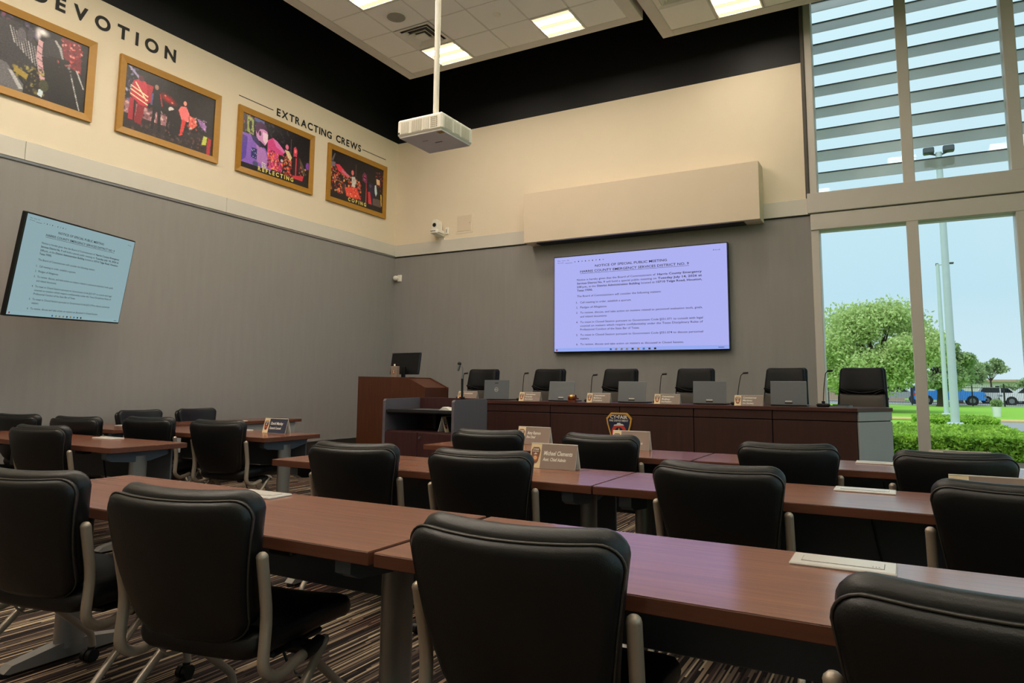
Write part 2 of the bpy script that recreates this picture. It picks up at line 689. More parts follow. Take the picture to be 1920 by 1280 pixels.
    def build(self, name, parent=None, loc=None, rot=None):
        o = bpy.data.objects.new(name, self.mesh(name))
        COL.objects.link(o)
        if parent is not None:
            o.parent = parent
        if loc is not None:
            o.location = loc
        if rot is not None:
            o.rotation_euler = rot
        return o


def thing(name, label, cat, loc=(0, 0, 0), rz=0.0, group=None):
    o = bpy.data.objects.new(name, None)
    o.empty_display_size = .1
    COL.objects.link(o)
    o.location = loc
    o.rotation_euler = (0, 0, rz)
    o['label'] = label
    o['category'] = cat
    if group:
        o['group'] = group
    return o


def tag(o, label, cat, group=None):
    o['label'] = label
    o['category'] = cat
    if group:
        o['group'] = group
    return o


def kids(o):
    return [c for c in bpy.data.objects if c.parent == o]


TREE = {}


def copy_tree(o, loc, rz, label, group=None):
    r = o.copy()
    COL.objects.link(r)
    r.location = loc
    r.rotation_euler = (0, 0, rz)
    r['label'] = label
    if group:
        r['group'] = group
    if o.name not in TREE:
        TREE[o.name] = [(c, kids(c)) for c in kids(o)]
    for c, g in TREE[o.name]:
        d = c.copy()
        COL.objects.link(d)
        d.parent = r
        for q in g:
            e_ = q.copy()
            COL.objects.link(e_)
            e_.parent = d
    return r


def struct(o):
    o['kind'] = 'structure'
    return o


def bez(pts, n=6, rad=.05):
    """polyline with rounded corners"""
    P = [Vector(p) for p in pts]
    outp = [P[0]]
    for i in range(1, len(P) - 1):
        a, b, c = P[i - 1], P[i], P[i + 1]
        ra = min(rad, (b - a).length * .49, (c - b).length * .49)
        p0 = b + (a - b).normalized() * ra
        p1 = b + (c - b).normalized() * ra
        for k in range(n + 1):
            t = k / n
            outp.append(p0 * (1 - t) ** 2 + b * 2 * t * (1 - t) + p1 * t * t)
    outp.append(P[-1])
    return outp


def rrect(wt, wb, h, rt, rb, n=6, y0=0.0):
    """rounded trapezoid outline, base at y0, counter-clockwise"""
    pts = []
    for cx, cy, r_, a0 in ((wb / 2 - rb, y0 + rb, rb, -90), (wt / 2 - rt, y0 + h - rt, rt, 0), (-wt / 2 + rt, y0 + h - rt, rt, 90), (-wb / 2 + rb, y0 + rb, rb, 180)):
        for k in range(n + 1):
            a = R(a0 + 90 * k / n)
            pts.append((cx + r_ * math.cos(a), cy + r_ * math.sin(a)))
    # subdivide the long straight runs so curvature can bend them
    res = []
    for i, p in enumerate(pts):
        q = pts[(i + 1) % len(pts)]
        res.append(p)
        d = math.hypot(q[0] - p[0], q[1] - p[1])
        k = int(d / .06)
        for j in range(1, k + 1):
            t = j / (k + 1)
            res.append((p[0] + (q[0] - p[0]) * t, p[1] + (q[1] - p[1]) * t))
    return res


# ================================================================== ROOM SHELL
XW, YW = -8.0, 9.9          # left wall, back wall
XR, YR = 4.7, -4.2          # unseen right and rear walls
ZB0, ZB1, ZK, ZD = 3.52, 3.725, 5.645, 7.2   # band bottom/top, start of black, deck
WX0, WX1 = -.985, 4.7       # window opening in the back wall
WZ0, WZ1 = .08, 6.75

m = MB()
m.box(XW - .3, XR + .3, YR - .3, YW + .35, -.3, 0, 'carpet')
floor = struct(m.build('floor'))
m = MB()
m.box(-5.45, .1, 7.98, YW - .002, 0, .25, 'carpet')
m.box(-5.45, .1, 7.96, 7.98, 0, .25, 'dais_wood')
m.build('platform', floor)

m = MB()
m.box(XW - .3, XR + .3, YR - .3, YW + .35, ZD, ZD + .25, 'black_deck')
ceiling = struct(m.build('ceiling'))

m = MB()
m.box(XW - .25, XW, YR - .3, YW + .3, 0, ZB0, 'grey_fabric')
wl = struct(m.build('wall_left'))
m = MB()
m.box(XW - .25, XW, YR - .3, YW + .3, ZB0, ZK, 'cream')
m.build('upper_wall', wl)
m = MB()
m.box(XW - .25, XW, YR - .3, YW + .3, ZK, ZD, 'black_paint')
m.build('black_wall', wl)

m = MB()
m.box(XW, WX0, YW, YW + .3, 0, ZB0, 'grey_fabric')
wb = struct(m.build('wall_back'))
m = MB()
m.box(XW, WX0, YW, YW + .3, ZB0, ZK, 'cream')
m.build('upper_wall', wb)
m = MB()
m.box(XW, WX0, YW, YW + .3, ZK, ZD, 'black_paint')
m.box(WX0, WX1, YW, YW + .3, WZ1, ZD, 'black_paint')
m.box(WX0, WX1, YW, YW + .3, 0, WZ0, 'concrete')
m.build('black_wall', wb)

# unseen right wall: the daylight on the left wall shows that it is glazed as well
def glazed_wall(name, wname, along, u0, u1, step):
    """along='y': wall at x=XR; along='x': wall at y=YR"""
    def bx(mb, a0, a1, d0, d1, z0, z1, mt, bv=0.0):
        if along == 'y':
            mb.box(XR + d0, XR + d1, a0, a1, z0, z1, mt, bv)
        else:
            mb.box(a0, a1, YR - d1, YR - d0, z0, z1, mt, bv)
    mm = MB()
    bx(mm, u0, u1, 0, .3, 0, .1, 'concrete')
    bx(mm, u0, u1, 0, .3, 6.6, ZD, 'black_paint')
    bx(mm, u0 - .3, u0, 0, .3, 0, ZD, 'cream')
    bx(mm, u1, u1 + .3, 0, .3, 0, ZD, 'cream')
    struct(mm.build(name))
    mm = MB()
    bx(mm, u0, u1, 0, .24, 3.3, 3.75, 'alu_frame', .006)
    wr_ = struct(mm.build(wname))
    u = u0
    while u < u1 - .2:
        mm = MB()
        bx(mm, u, u + .12, .02, .24, .1, 6.6, 'alu_frame', .006)
        mm.build('mullion', wr_)
        ue = min(u + step, u1)
        for z0, z1 in ((.1, 3.3), (3.75, 6.6)):
            mm = MB()
            bx(mm, u + .12, ue, .10, .115, z0, z1, 'glass')
            mm.build('pane', wr_)
        u += step


glazed_wall('wall_right', 'window_3', 'y', YR + .1, YW - .3, 1.25)
m = MB()
m.box(XW - .25, XR + .3, YR - .3, YR, 0, ZB0, 'grey_fabric')
m.box(XW - .25, XR + .3, YR - .3, YR, ZB0, ZD, 'cream')
struct(m.build('wall_rear'))

# pale band round the room with a metal reveal below it
m = MB()
for y0, y1 in ((YR, 1.2), (1.204, 3.7), (3.704, 6.22), (6.224, YW - .022)):
    m.box(XW, XW + .02, y0, y1, ZB0, ZB1, 'band', .003)
t1 = struct(m.build('trim_1'))
m = MB()
m.box(XW, XW + .014, YR, YW - .02, ZB0 - .03, ZB0, 'chrome_strip', .003)
m.build('metal_reveal', t1)
m = MB()
m.box(XW, -5.165, YW - .02, YW, ZB0 - .012, ZB1, 'band', .003)
m.box(-1.59, WX0, YW - .02, YW, ZB0 - .012, ZB1, 'band', .003)
t2 = struct(m.build('trim_2'))
m = MB()
m.box(XW, -5.165, YW - .012, YW, ZB0 - .03, ZB0 - .014, 'groove')
m.box(-1.59, WX0, YW - .012, YW, ZB0 - .03, ZB0 - .014, 'groove')
m.build('shadow_reveal', t2)
m = MB()
m.box(XW, XW + .02, YR, YW, 0, .31, 'dark_base')
m.box(XW, XW + .024, YR, YW, .31, .325, 'chrome_strip')
struct(m.build('baseboard_left'))
m = MB()
m.box(XW + .02, WX0, YW - .02, YW, .0, .35, 'dark_base')
struct(m.build('baseboard_back'))

# bulkhead box above the screen
m = MB()
m.box(-5.17, -1.578, 9.59, YW - .001, 3.45, 4.255, 'bulkhead_cream', .004)
bk = tag(m.build('wall_bulkhead'), 'long cream bulkhead box on the back wall above the big screen', 'bulkhead')
m = MB()
m.box(-4.98, -1.80, 9.66, 9.86, 3.438, 3.4499, 'black_plastic')
m.build('screen_slot', bk)

# ------------------------------------------------------------------ windows
GY0, GY1 = YW + .10, YW + .115     # glass


def frame_piece(x0, x1, z0, z1, nm, par, y0=YW - .03, y1=YW + .24, mt='alu_frame'):
    mm = MB()
    mm.box(x0, x1, y0, y1, z0, z1, mt, .006)
    return mm.build(nm, par)


m = MB()
m.box(WX0, WX0 + .097, YW - .012, YW + .24, 3.51, WZ1, 'alu_frame', .006)
m.box(WX0 - .045, WX0, YW - .03, YW + .02, ZB1, WZ1, 'alu_dark', .004)
win1 = struct(m.build('window_1'))
m = MB()
m.box(WX0, WX0 + .10, YW - .012, YW + .24, WZ0, 3.29, 'alu_frame', .006)
win2 = struct(m.build('window_2'))
MX = [.115, 1.238, 2.36, 3.48, 4.60]
for x in MX:
    frame_piece(x, x + .13, 3.785, WZ1, 'mullion', win1)
    frame_piece(x + .005, x + .135, WZ0, 3.29, 'mullion', win2)
frame_piece(WX0 - .03, WX1, 3.515, 3.785, 'transom', win1, YW - .05, YW + .24)
frame_piece(WX0, WX1, 3.285, 3.50, 'transom', win2, YW - .035, YW + .24)
frame_piece(WX0, WX1, WZ0, WZ0 + .09, 'sill', win2)
frame_piece(WX0, WX1, WZ1 - .08, WZ1, 'head', win1)
edges = [WX0 + .097] + MX + [WX1]
xs0 = WX0 + .097
for x in MX:
    for (z0, z1, par) in ((3.785, WZ1 - .08, win1), (WZ0 + .09, 3.285, win2)):
        mm = MB()
        mm.box(xs0, x, GY0, GY1, z0, z1, 'glass')
        mm.build('pane', par)
    xs0 = x + .13

# ------------------------------------------------------------------ suspended ceiling clouds, lights
ZC = 6.1
light_spots = []


def cloud(x0, x1, xl, yf, yl, y_rear, lights, specials, par):
    """x0,x1,yf outer edges; xl, yl grid lines; lights {(col,row)}; specials skip the tile"""
    bw = .165
    mm = MB()
    h = .22
    mm.box(x0, x0 + bw, y_rear, yf, ZC, ZC + h, 'cloud_trim', .004)
    mm.box(x1 - bw, x1, y_rear, yf, ZC, ZC + h, 'cloud_trim', .004)
    mm.box(x0 + bw, x1 - bw, yf - bw, yf, ZC, ZC + h, 'cloud_trim', .004)
    mm.box(x0 + bw, x1 - bw, y_rear, y_rear + bw, ZC, ZC + h, 'cloud_trim', .004)
    mm.box(x0 + .02, x1 - .02, y_rear + .02, yf - .02, ZC + .16, ZC + .21, 'black_deck')
    root = mm.build('suspended_cloud', par)
    g = MB()
    for x in xl:
        g.box(x - .012, x + .012, y_rear + bw, yf - bw, ZC + .008, ZC + .03, 'grid')
    for y in yl:
        g.box(xl[0], xl[-1], y - .012, y + .012, ZC + .008, ZC + .03, 'grid')
    g.build('ceiling_grid', root)
    cache = {}
    for i in range(len(xl) - 1):
        for j in range(len(yl) - 1):
            if (i, j) in lights or (i, j) in specials:
                continue
            wx, wy = xl[i + 1] - xl[i] - .02, yl[j] - yl[j + 1] - .02
            key = (round(wx, 3), round(wy, 3))
            if key not in cache:
                t = MB()
                t.box(-wx / 2, wx / 2, -wy / 2, wy / 2, 0, .02, 'tile', .004)
                cache[key] = t.mesh('ceiling_tile')
            o = bpy.data.objects.new('ceiling_tile', cache[key])
            COL.objects.link(o)
            o.parent = root
            o.location = ((xl[i] + xl[i + 1]) / 2, (yl[j] + yl[j + 1]) / 2, ZC + .004)
    for (i, j) in lights:
        light_spots.append(((xl[i] + xl[i + 1]) / 2, (yl[j] + yl[j + 1]) / 2, xl[i + 1] - xl[i], yl[j] - yl[j + 1], lights[i, j]))
    return root


xl1 = [-6.575, -6.02, -5.40, -4.80, -4.18, -3.585, -2.995]
yl1 = [8.455 - .608 * k for k in range(20)]
lt1 = {(1, 0): 'glowing ceiling light nearest the projector pole, below the square air vent',
       (4, 0): 'glowing ceiling light at the front edge of the ceiling panel, right of the projector pole',
       (1, 3): 'glowing ceiling light cut by the top of the picture, beside the round speaker'}
for i, rows in ((1, (3, 5, 7, 8, 10, 11, 13, 14, 16)), (4, (3, 6, 9, 12, 15))):  # rows added further back to brighten the left wall and tables
    for j in rows:
        lt1.setdefault((i, j), 'recessed ceiling light added further back to brighten the room')
cloud1 = cloud(-6.742, -2.83, xl1, 8.585, yl1, yl1[-1] - .165, lt1, {(1, 1), (1, 2), (3, 1)}, ceiling)
xl2 = [-2.58, -1.955, -1.335, -.725, -.115, .495, 1.10, 1.71, 2.32, 2.93, 3.54]
yl2 = [9.045 - .608 * k for k in range(20)]
lt2 = {(1, 0): 'glowing ceiling light at the top right, nearest the tall window'}
for j in (6, 12, 18):  # lights added behind the seen one to brighten the room
    lt2[1, j] = 'recessed ceiling light added further back to brighten the room'
for j in (9, 15):
    for i in (4, 7):
        lt2[i, j] = 'recessed ceiling light added further back to brighten the room'
cloud2 = cloud(-2.745, 3.70, xl2, 9.211, yl2, yl2[-1] - .165, lt2, {(0, 1)}, ceiling)

lens_cache = None
for (cx, cy, wx, wy, lab) in light_spots:
    t = thing('ceiling_light', lab, 'ceiling light', (cx, cy, ZC), group='recessed ceiling lights')
    if lens_cache is None:
        f = MB()
        hw = .29
        for a in (-1, 1):
            f.box(min(a * hw, a * .272), max(a * hw, a * .272), -hw, hw, -.002, .075, 'white_plastic')
            f.box(-.272, .272, min(a * hw, a * .272), max(a * hw, a * .272), -.002, .075, 'white_plastic')
        f.box(-hw, hw, -hw, hw, .075, .085, 'white_plastic')
        fm = f.mesh('housing')
        d = MB()
        d.box(-.272, .272, -.272, .272, .012, .018, 'lens')
        dm = d.mesh('diffuser')
        s_ = MB()
        s_.box(-.26, .26, -.062, .062, .004, .011, 'lamp', .003)
        sm_ = s_.mesh('lamp_strip')
        lens_cache = (fm, dm, sm_)
    for nm, me in (('housing', lens_cache[0]), ('diffuser', lens_cache[1])):
        o = bpy.data.objects.new(nm, me)
        COL.objects.link(o)
        o.parent = t
    for yy in (-.12, .12):
        o = bpy.data.objects.new('lamp_strip', lens_cache[2])
        COL.objects.link(o)
        o.parent = t
        o.location = (0, yy, 0)


def vent(x0, x1, y0, y1, label):
    cx, cy = (x0 + x1) / 2, (y0 + y1) / 2
    t = thing('air_vent', label, 'air vent', (cx, cy, ZC), group='square ceiling diffusers')
    hw, hd = (x1 - x0) / 2 - .012, (y1 - y0) / 2 - .012
    b_ = MB()
    b_.box(-hw, hw, -hd, hd, .07, .075, 'vent_dark')
    b_.build('backing', t)
    for k, (s0, s1, z0, z1) in enumerate(((1.0, .80, -.004, .012), (.74, .56, -.012, .03), (.50, .34, -.02, .03))):
        r_ = MB()
        for a, bq in (((1, 1), (-1, 1)), ((-1, 1), (-1, -1)), ((-1, -1), (1, -1)), ((1, -1), (1, 1))):
            p = [(a[0] * hw * s0, a[1] * hd * s0, z0), (bq[0] * hw * s0, bq[1] * hd * s0, z0), (bq[0] * hw * s1, bq[1] * hd * s1, z1), (a[0] * hw * s1, a[1] * hd * s1, z1)]
            p2 = [(q[0], q[1], q[2] + .006) for q in p]
            r_.add(p + p2, [(0, 1, 2, 3), (7, 6, 5, 4), (0, 4, 5, 1), (1, 5, 6, 2), (2, 6, 7, 3), (3, 7, 4, 0)], 'vent_grey')
        r_.build('louver_ring', t)
    c_ = MB()
    c_.box(-hw * .28, hw * .28, -hd * .28, hd * .28, -.022, .0, 'vent_grey', .004)
    c_.build('centre_plate', t)


vent(xl1[1], xl1[2], yl1[2], yl1[1], 'square stepped air vent in the ceiling behind the projector pole')
vent(xl2[0], xl2[1], yl2[2], yl2[1], 'square air vent in the corner of the right ceiling panel, cut by picture top')
t = thing('ceiling_speaker', 'round grey speaker grille in a ceiling tile left of the projector pole', 'speaker', (-5.71, 6.943, ZC))
m = MB()
m.box(-.30, .30, -.294, .294, .004, .024, 'tile', .004)
m.build('ceiling_tile', t)
m = MB()
m.cyl((0, 0, -.001), (0, 0, 1), .135, .012, 'vent_grey', 28)
m.build('rim', t)
m = MB()
m.cyl((0, 0, -.008), (0, 0, 1), .122, .012, 'diffuser_speaker', 28)
m.build('grille', t)
t = thing('sprinkler_cap', 'small round sprinkler cap in a ceiling tile right of the projector pole', 'sprinkler', (-4.49, 7.543, ZC))
m = MB()
m.box(-.298, .298, -.294, .294, .004, .024, 'tile', .004)
m.build('ceiling_tile', t)
m = MB()
m.cyl((0, 0, -.004), (0, 0, 1), .045, .016, 'white_plastic', 20)
m.build('cap', t)

# ================================================================== PROJECTOR
t = thing('projector', 'white projector hanging from the ceiling on a long white pole', 'projector', (-4.185, 5.785, 3.735))
hw, hd, hh = .283, .285, .19
m = MB()
m.box(-hw, hw, -hd, hd, .012, hh, 'white_plastic', .018)
m.build('body', t)
m = MB()
m.box(-hw + .018, hw - .018, -hd + .018, hd - .018, 0, .013, 'proj_under', .004)
m.build('base_plate', t)
m = MB()
m.box(-.005, .085, .0, .014, -.001, .001, 'ink_black')
m.box(-.10, -.03, -.09, -.078, -.001, .001, 'grille')
m.box(.19, .26, -.25, -.19, -.001, .001, 'brass')
m.build('markings', t)


def grille_part(x0, x1, z0, z1, side):
    g = MB()
    nn = 8
    if side == 'front':
        g.box(x0, x1, -hd - .002, -hd + .002, z0, z1, 'grille')
        for k in range(nn):
            xx = x0 + (x1 - x0) * (k + .5) / nn
            g.box(xx - .003, xx + .003, -hd - .006, -hd - .001, z0, z1, 'white_plastic')
    else:
        g.box(hw - .002, hw + .002, x0, x1, z0, z1, 'grille')
        for k in range(nn):
            xx = x0 + (x1 - x0) * (k + .5) / nn
            g.box(hw + .001, hw + .006, xx - .003, xx + .003, z0, z1, 'white_plastic')
    g.build('vent_grille', t)


for a, b in ((-.235, -.135), (-.098, .03), (.042, .12)):
    grille_part(a, b, .035, .155, 'front')
m = MB()
for k in range(6):
    for j in range(4):
        m.box(.145 + j * .022, .158 + j * .022, -hd - .004, -hd, .04 + k * .02, .052 + k * .02, 'grille')
m.box(-.265, -.248, -hd - .003, -hd, .035, .055, 'ink_black')
m.build('port_panel', t)
for a, b in ((-.235, -.10), (-.06, .04), (.075, .22)):
    grille_part(a, b, .035, .155, 'side')
m = MB()
m.tube([(0, 0, .2), (0, 0, ZC - 3.735 - .001)], .031, 'pole_white', 16)
m.build('pole', t)
m = MB()
m.box(-.09, .09, -.09, .09, hh - .002, hh + .022, 'white_plastic', .006)
m.build('mount_plate', t)
m = MB()
m.tube([(-.17, .02, hh), (-.17, .02, hh + .05), (-.08, 0, hh + .05)], .014, 'black_plastic')
m.box(-.215, -.15, -.02, .05, hh, hh + .045, 'black_plastic', .008)
m.build('mount_bracket', t)


# ================================================================== TELEVISIONS with the notice
def paint_notice(mb, org, rt, up, wd, ht, ink, dim=1.0):
    """the meeting notice: positions are fractions of the screen"""
    org, rt, up = Vector(org), Vector(rt).normalized(), Vector(up).normalized()

    def at(u, v):
        return org + rt * (u * wd) + up * ((1 - v) * ht)

    def line(s, u0, u1, v, cap, bold=0.0):
        mb.text(s, at(u0, v), rt, up, cap * ht, ink, 'L', (u1 - u0) * wd, lift=.0015, bold=bold)
    line('NOTICE OF SPECIAL PUBLIC MEETING', .258, .68, .128, .024, .012)
    line('HARRIS COUNTY EMERGENCY SERVICES DISTRICT NO. 9', .165, .80, .178, .024, .012)
    rows = [('Notice is hereby given that the Board of Commissioners of', .145, .615, .262, 0), ('Harris County Emergency', .625, .868, .262, .014),
            ('Services District No. 9', .145, .318, .300, .014), ('will hold a special public meeting on', .325, .62, .300, 0), ('Tuesday July 14, 2026 at', .628, .868, .300, .014),
            ('2:00 p.m.,', .145, .212, .337, .014), ('at the', .219, .262, .337, 0), ('District Administration Building', .27, .525, .337, .014), ('located at', .532, .61, .337, 0), ('10710 Telge Road, Houston,', .618, .868, .337, .014),
            ('Texas 77095.', .145, .243, .374, .014),
            ('The Board of Commissioners will consider the following matters:', .145, .645, .434, 0),
            ('1.', .14, .15, .500, 0), ('Call meeting to order, establish a quorum.', .165, .475, .500, 0),
            ('2.', .14, .15, .552, 0), ('Pledges of Allegiance.', .165, .33, .552, 0),
            ('3.', .14, .15, .607, 0), ('To review, discuss, and take action on matters related to personnel evaluation tools, goals,', .165, .868, .607, 0),
            ('and related documents.', .165, .33, .648, 0),
            ('4.', .14, .15, .706, 0), ('To meet in Closed Session pursuant to Government Code \u00a7551.071 to consult with legal', .165, .868, .706, 0),
            ('counsel on matters which require confidentiality under the Texas Disciplinary Rules of', .165, .868, .744, 0),
            ('Professional Conduct of the State Bar of Texas.', .165, .52, .782, 0),
            ('5.', .14, .15, .838, 0), ('To meet in Closed Session pursuant to Government Code \u00a7551.074 to discuss personnel', .165, .868, .838, 0),
            ('matters.', .165, .222, .876, 0),
            ('6.', .14, .15, .934, 0), ('To review, discuss and take action on matters as discussed in Closed Session.', .165, .765, .934, 0)]
    for s, u0, u1, v, bo in rows:
        line(s, u0, u1, v, .020, bo + .006)
    nn = rt.cross(up)

    def bar(u0, u1, v0, v1, mt, lift=.0012):
        p = [at(u0, v1) + nn * lift, at(u1, v1) + nn * lift, at(u1, v0) + nn * lift, at(u0, v0) + nn * lift]
        mb.add(p, [(0, 1, 2, 3)], mt)
    bar(.165, .80, .187, .190, ink)
    # reader's tool bar and task bar
    line('Menu   Home   Edit', .02, .095, .040, .010)
    line('All tools', .02, .06, .062, .010)
    line('Find', .93, .965, .062, .010)
    bar(.07, .115, .064, .067, ink)
    for k in range(9):
        bar(.13 + k * .022, .136 + k * .022, .052, .062, 'ink_black' if k % 2 else 'grille')
    for k, c in enumerate(('car_blue', 'grille', 'grille', 'grille', 'bin_blue', 'badge_gold', 'car_blue', 'bin_blue', 'ink_black')):
        bar(.345 + k * .032, .357 + k * .032, .973, .990, c, .002)
    bar(.945, .975, .979, .984, 'bin_blue', .002)
    bar(.012, .02, .972, .990, 'badge_red', .002)


t = thing('wall_screen', 'very large lit wall screen with the meeting notice below the cream bulkhead', 'screen', (-3.402, YW, 2.467))
W2, H2 = 2.69, 1.51
m = MB()
m.box(-W2 / 2, W2 / 2, -.085, -.012, -H2 / 2, H2 / 2, 'tv_bezel', .006)
m.box(-.6, .6, -.012, -.001, -.4, .4, 'black_plastic')
m.build('casing', t)
bz = .014
m = MB()
m.box(-W2 / 2 + bz, W2 / 2 - bz, -.088, -.086, -H2 / 2 + bz + .004, H2 / 2 - bz, 'screen_main')
sc = m.build('display', t)
m = MB()
m.box(-W2 / 2 + bz, W2 / 2 - bz, -.0886, -.0882, -H2 / 2 + bz + .004, -H2 / 2 + bz + .056, 'screen_bar')
m.build('task_bar', sc)
m = MB()
paint_notice(m, (-W2 / 2 + bz, -.0882, -H2 / 2 + bz), (1, 0, 0), (0, 0, 1), W2 - 2 * bz, H2 - 2 * bz, 'ink_black')
m.build('notice_text', sc)

# swivelled set on the left wall
t = thing('swivel_television', 'flat television tilted out from the left wall on an arm, showing the notice', 'television', (XW, 3.90, 2.275))
Mr = Matrix.Rotation(R(27.14), 4, 'Z') @ Matrix.Rotation(R(9.5), 4, 'Y') @ Matrix.Rotation(R(2.6), 4, 'X')
W1, H1 = 1.66, .945
m = MB()
m.box(-.045, 0, -W1 / 2, W1 / 2, -H1 / 2, H1 / 2, 'tv_bezel', .006)
m.box(-.075, -.045, -W1 / 4, W1 / 4, -H1 / 3, H1 / 4, 'black_plastic', .01)
cs_ = m.build('casing', t, (.823, 0, 0), Mr.to_euler())
bz = .016
m = MB()
m.box(.0002, .002, -W1 / 2 + bz, W1 / 2 - bz, -H1 / 2 + bz, H1 / 2 - bz, 'screen_side')
m.build('display', cs_)
m = MB()
m.box(.0022, .0026, -W1 / 2 + bz, W1 / 2 - bz, -H1 / 2 + bz, -H1 / 2 + bz + .035, 'screen_bar_side')
m.build('task_bar', cs_)
m = MB()
paint_notice(m, (.0022, -W1 / 2 + bz, -H1 / 2 + bz), (0, 1, 0), (0, 0, 1), W1 - 2 * bz, H1 - 2 * bz, 'ink_black')
m.build('notice_text', cs_)
m = MB()
m.tube([(.03, .12, 0), (.40, -.05, 0), (.74, -.03, .01)], .028, 'black_plastic', 8)
m.build('wall_arm', t)
m = MB()
m.box(.001, .03, .0, .24, -.2, .2, 'black_plastic', .004)
m.build('wall_plate', t)


# ================================================================== PICTURES AND LETTERING
class Canvas:
    def __init__(self, w_, h_, base):
        self.w, self.h = w_, h_
        self.c = np.tile(np.array(base, float), (h_, w_, 1))
        yy, xx = np.mgrid[0:h_, 0:w_]
        self.u = (xx + .5) / w_
        self.v = (yy + .5) / h_          # 0 at the top
        self.r = np.random.default_rng(11)

    def ell(self, u, v, a, b, col, rot=0, soft=.15, k=1.0):
        asp = self.w / self.h
        dx, dy = (self.u - u) * asp, self.v - v
        c_, s_ = math.cos(R(rot)), math.sin(R(rot))
        x, y = dx * c_ + dy * s_, -dx * s_ + dy * c_
        d = np.sqrt((x / (a * asp)) ** 2 + (y / b) ** 2)
        al = np.clip((1 - d) / soft, 0, 1)[..., None] * k
        self.c = self.c * (1 - al) + np.array(col, float) * al

    def rect(self, u0, u1, v0, v1, col, k=1.0):
        al = ((self.u > u0) & (self.u < u1) & (self.v > v0) & (self.v < v1))[..., None] * k
        self.c = self.c * (1 - al) + np.array(col, float) * al

    def specks(self, n, u0, u1, v0, v1, cols, s0=.006, s1=.02):
        for i in range(n):
            self.ell(self.r.uniform(u0, u1), self.r.uniform(v0, v1), self.r.uniform(s0, s1), self.r.uniform(s0, s1) * 1.8, cols[i % len(cols)], self.r.uniform(-60, 60), .5, .85)

    def poly(self, pts, col, k=1.0):
        ins = np.zeros(self.u.shape, bool)
        n = len(pts)
        for i in range(n):
            (x0, y0), (x1, y1) = pts[i], pts[(i + 1) % n]
            cr = ((y0 > self.v) != (y1 > self.v))
            xx = x0 + (self.v - y0) * (x1 - x0) / ((y1 - y0) or 1e-9)
            ins ^= cr & (self.u < xx)
        al = ins[..., None] * k
        self.c = self.c * (1 - al) + np.array(col, float) * al

    def apply(self, x, y0, z0, wd, ht, name, parent):
        w_, h_ = self.w, self.h
        noise = self.r.normal(0, 7, (h_, w_, 1))
        c = np.clip(self.c * 1.0 + noise, 0, 255)[::-1] / 255
        lc = np.where(c <= .04045, c / 12.92, ((c + .055) / 1.055) ** 2.4)
        vs = [(x, y0 + wd * i / (w_ - 1), z0 + ht * j / (h_ - 1)) for j in range(h_) for i in range(w_)]
        fs = [(j * w_ + i, j * w_ + i + 1, (j + 1) * w_ + i + 1, (j + 1) * w_ + i) for j in range(h_ - 1) for i in range(w_ - 1)]
        me = bpy.data.meshes.new(name)
        me.from_pydata(vs, [], fs)
        at = me.color_attributes.new('Col', 'FLOAT_COLOR', 'POINT')
        rgba = np.ones((h_ * w_, 4))
        rgba[:, :3] = lc.reshape(-1, 3) * 1.75
        at.data.foreach_set('color', rgba.ravel())
        me.materials.append(MATS['photo_print'])
        o = bpy.data.objects.new(name, me)
        COL.objects.link(o)
        o.parent = parent
        return o


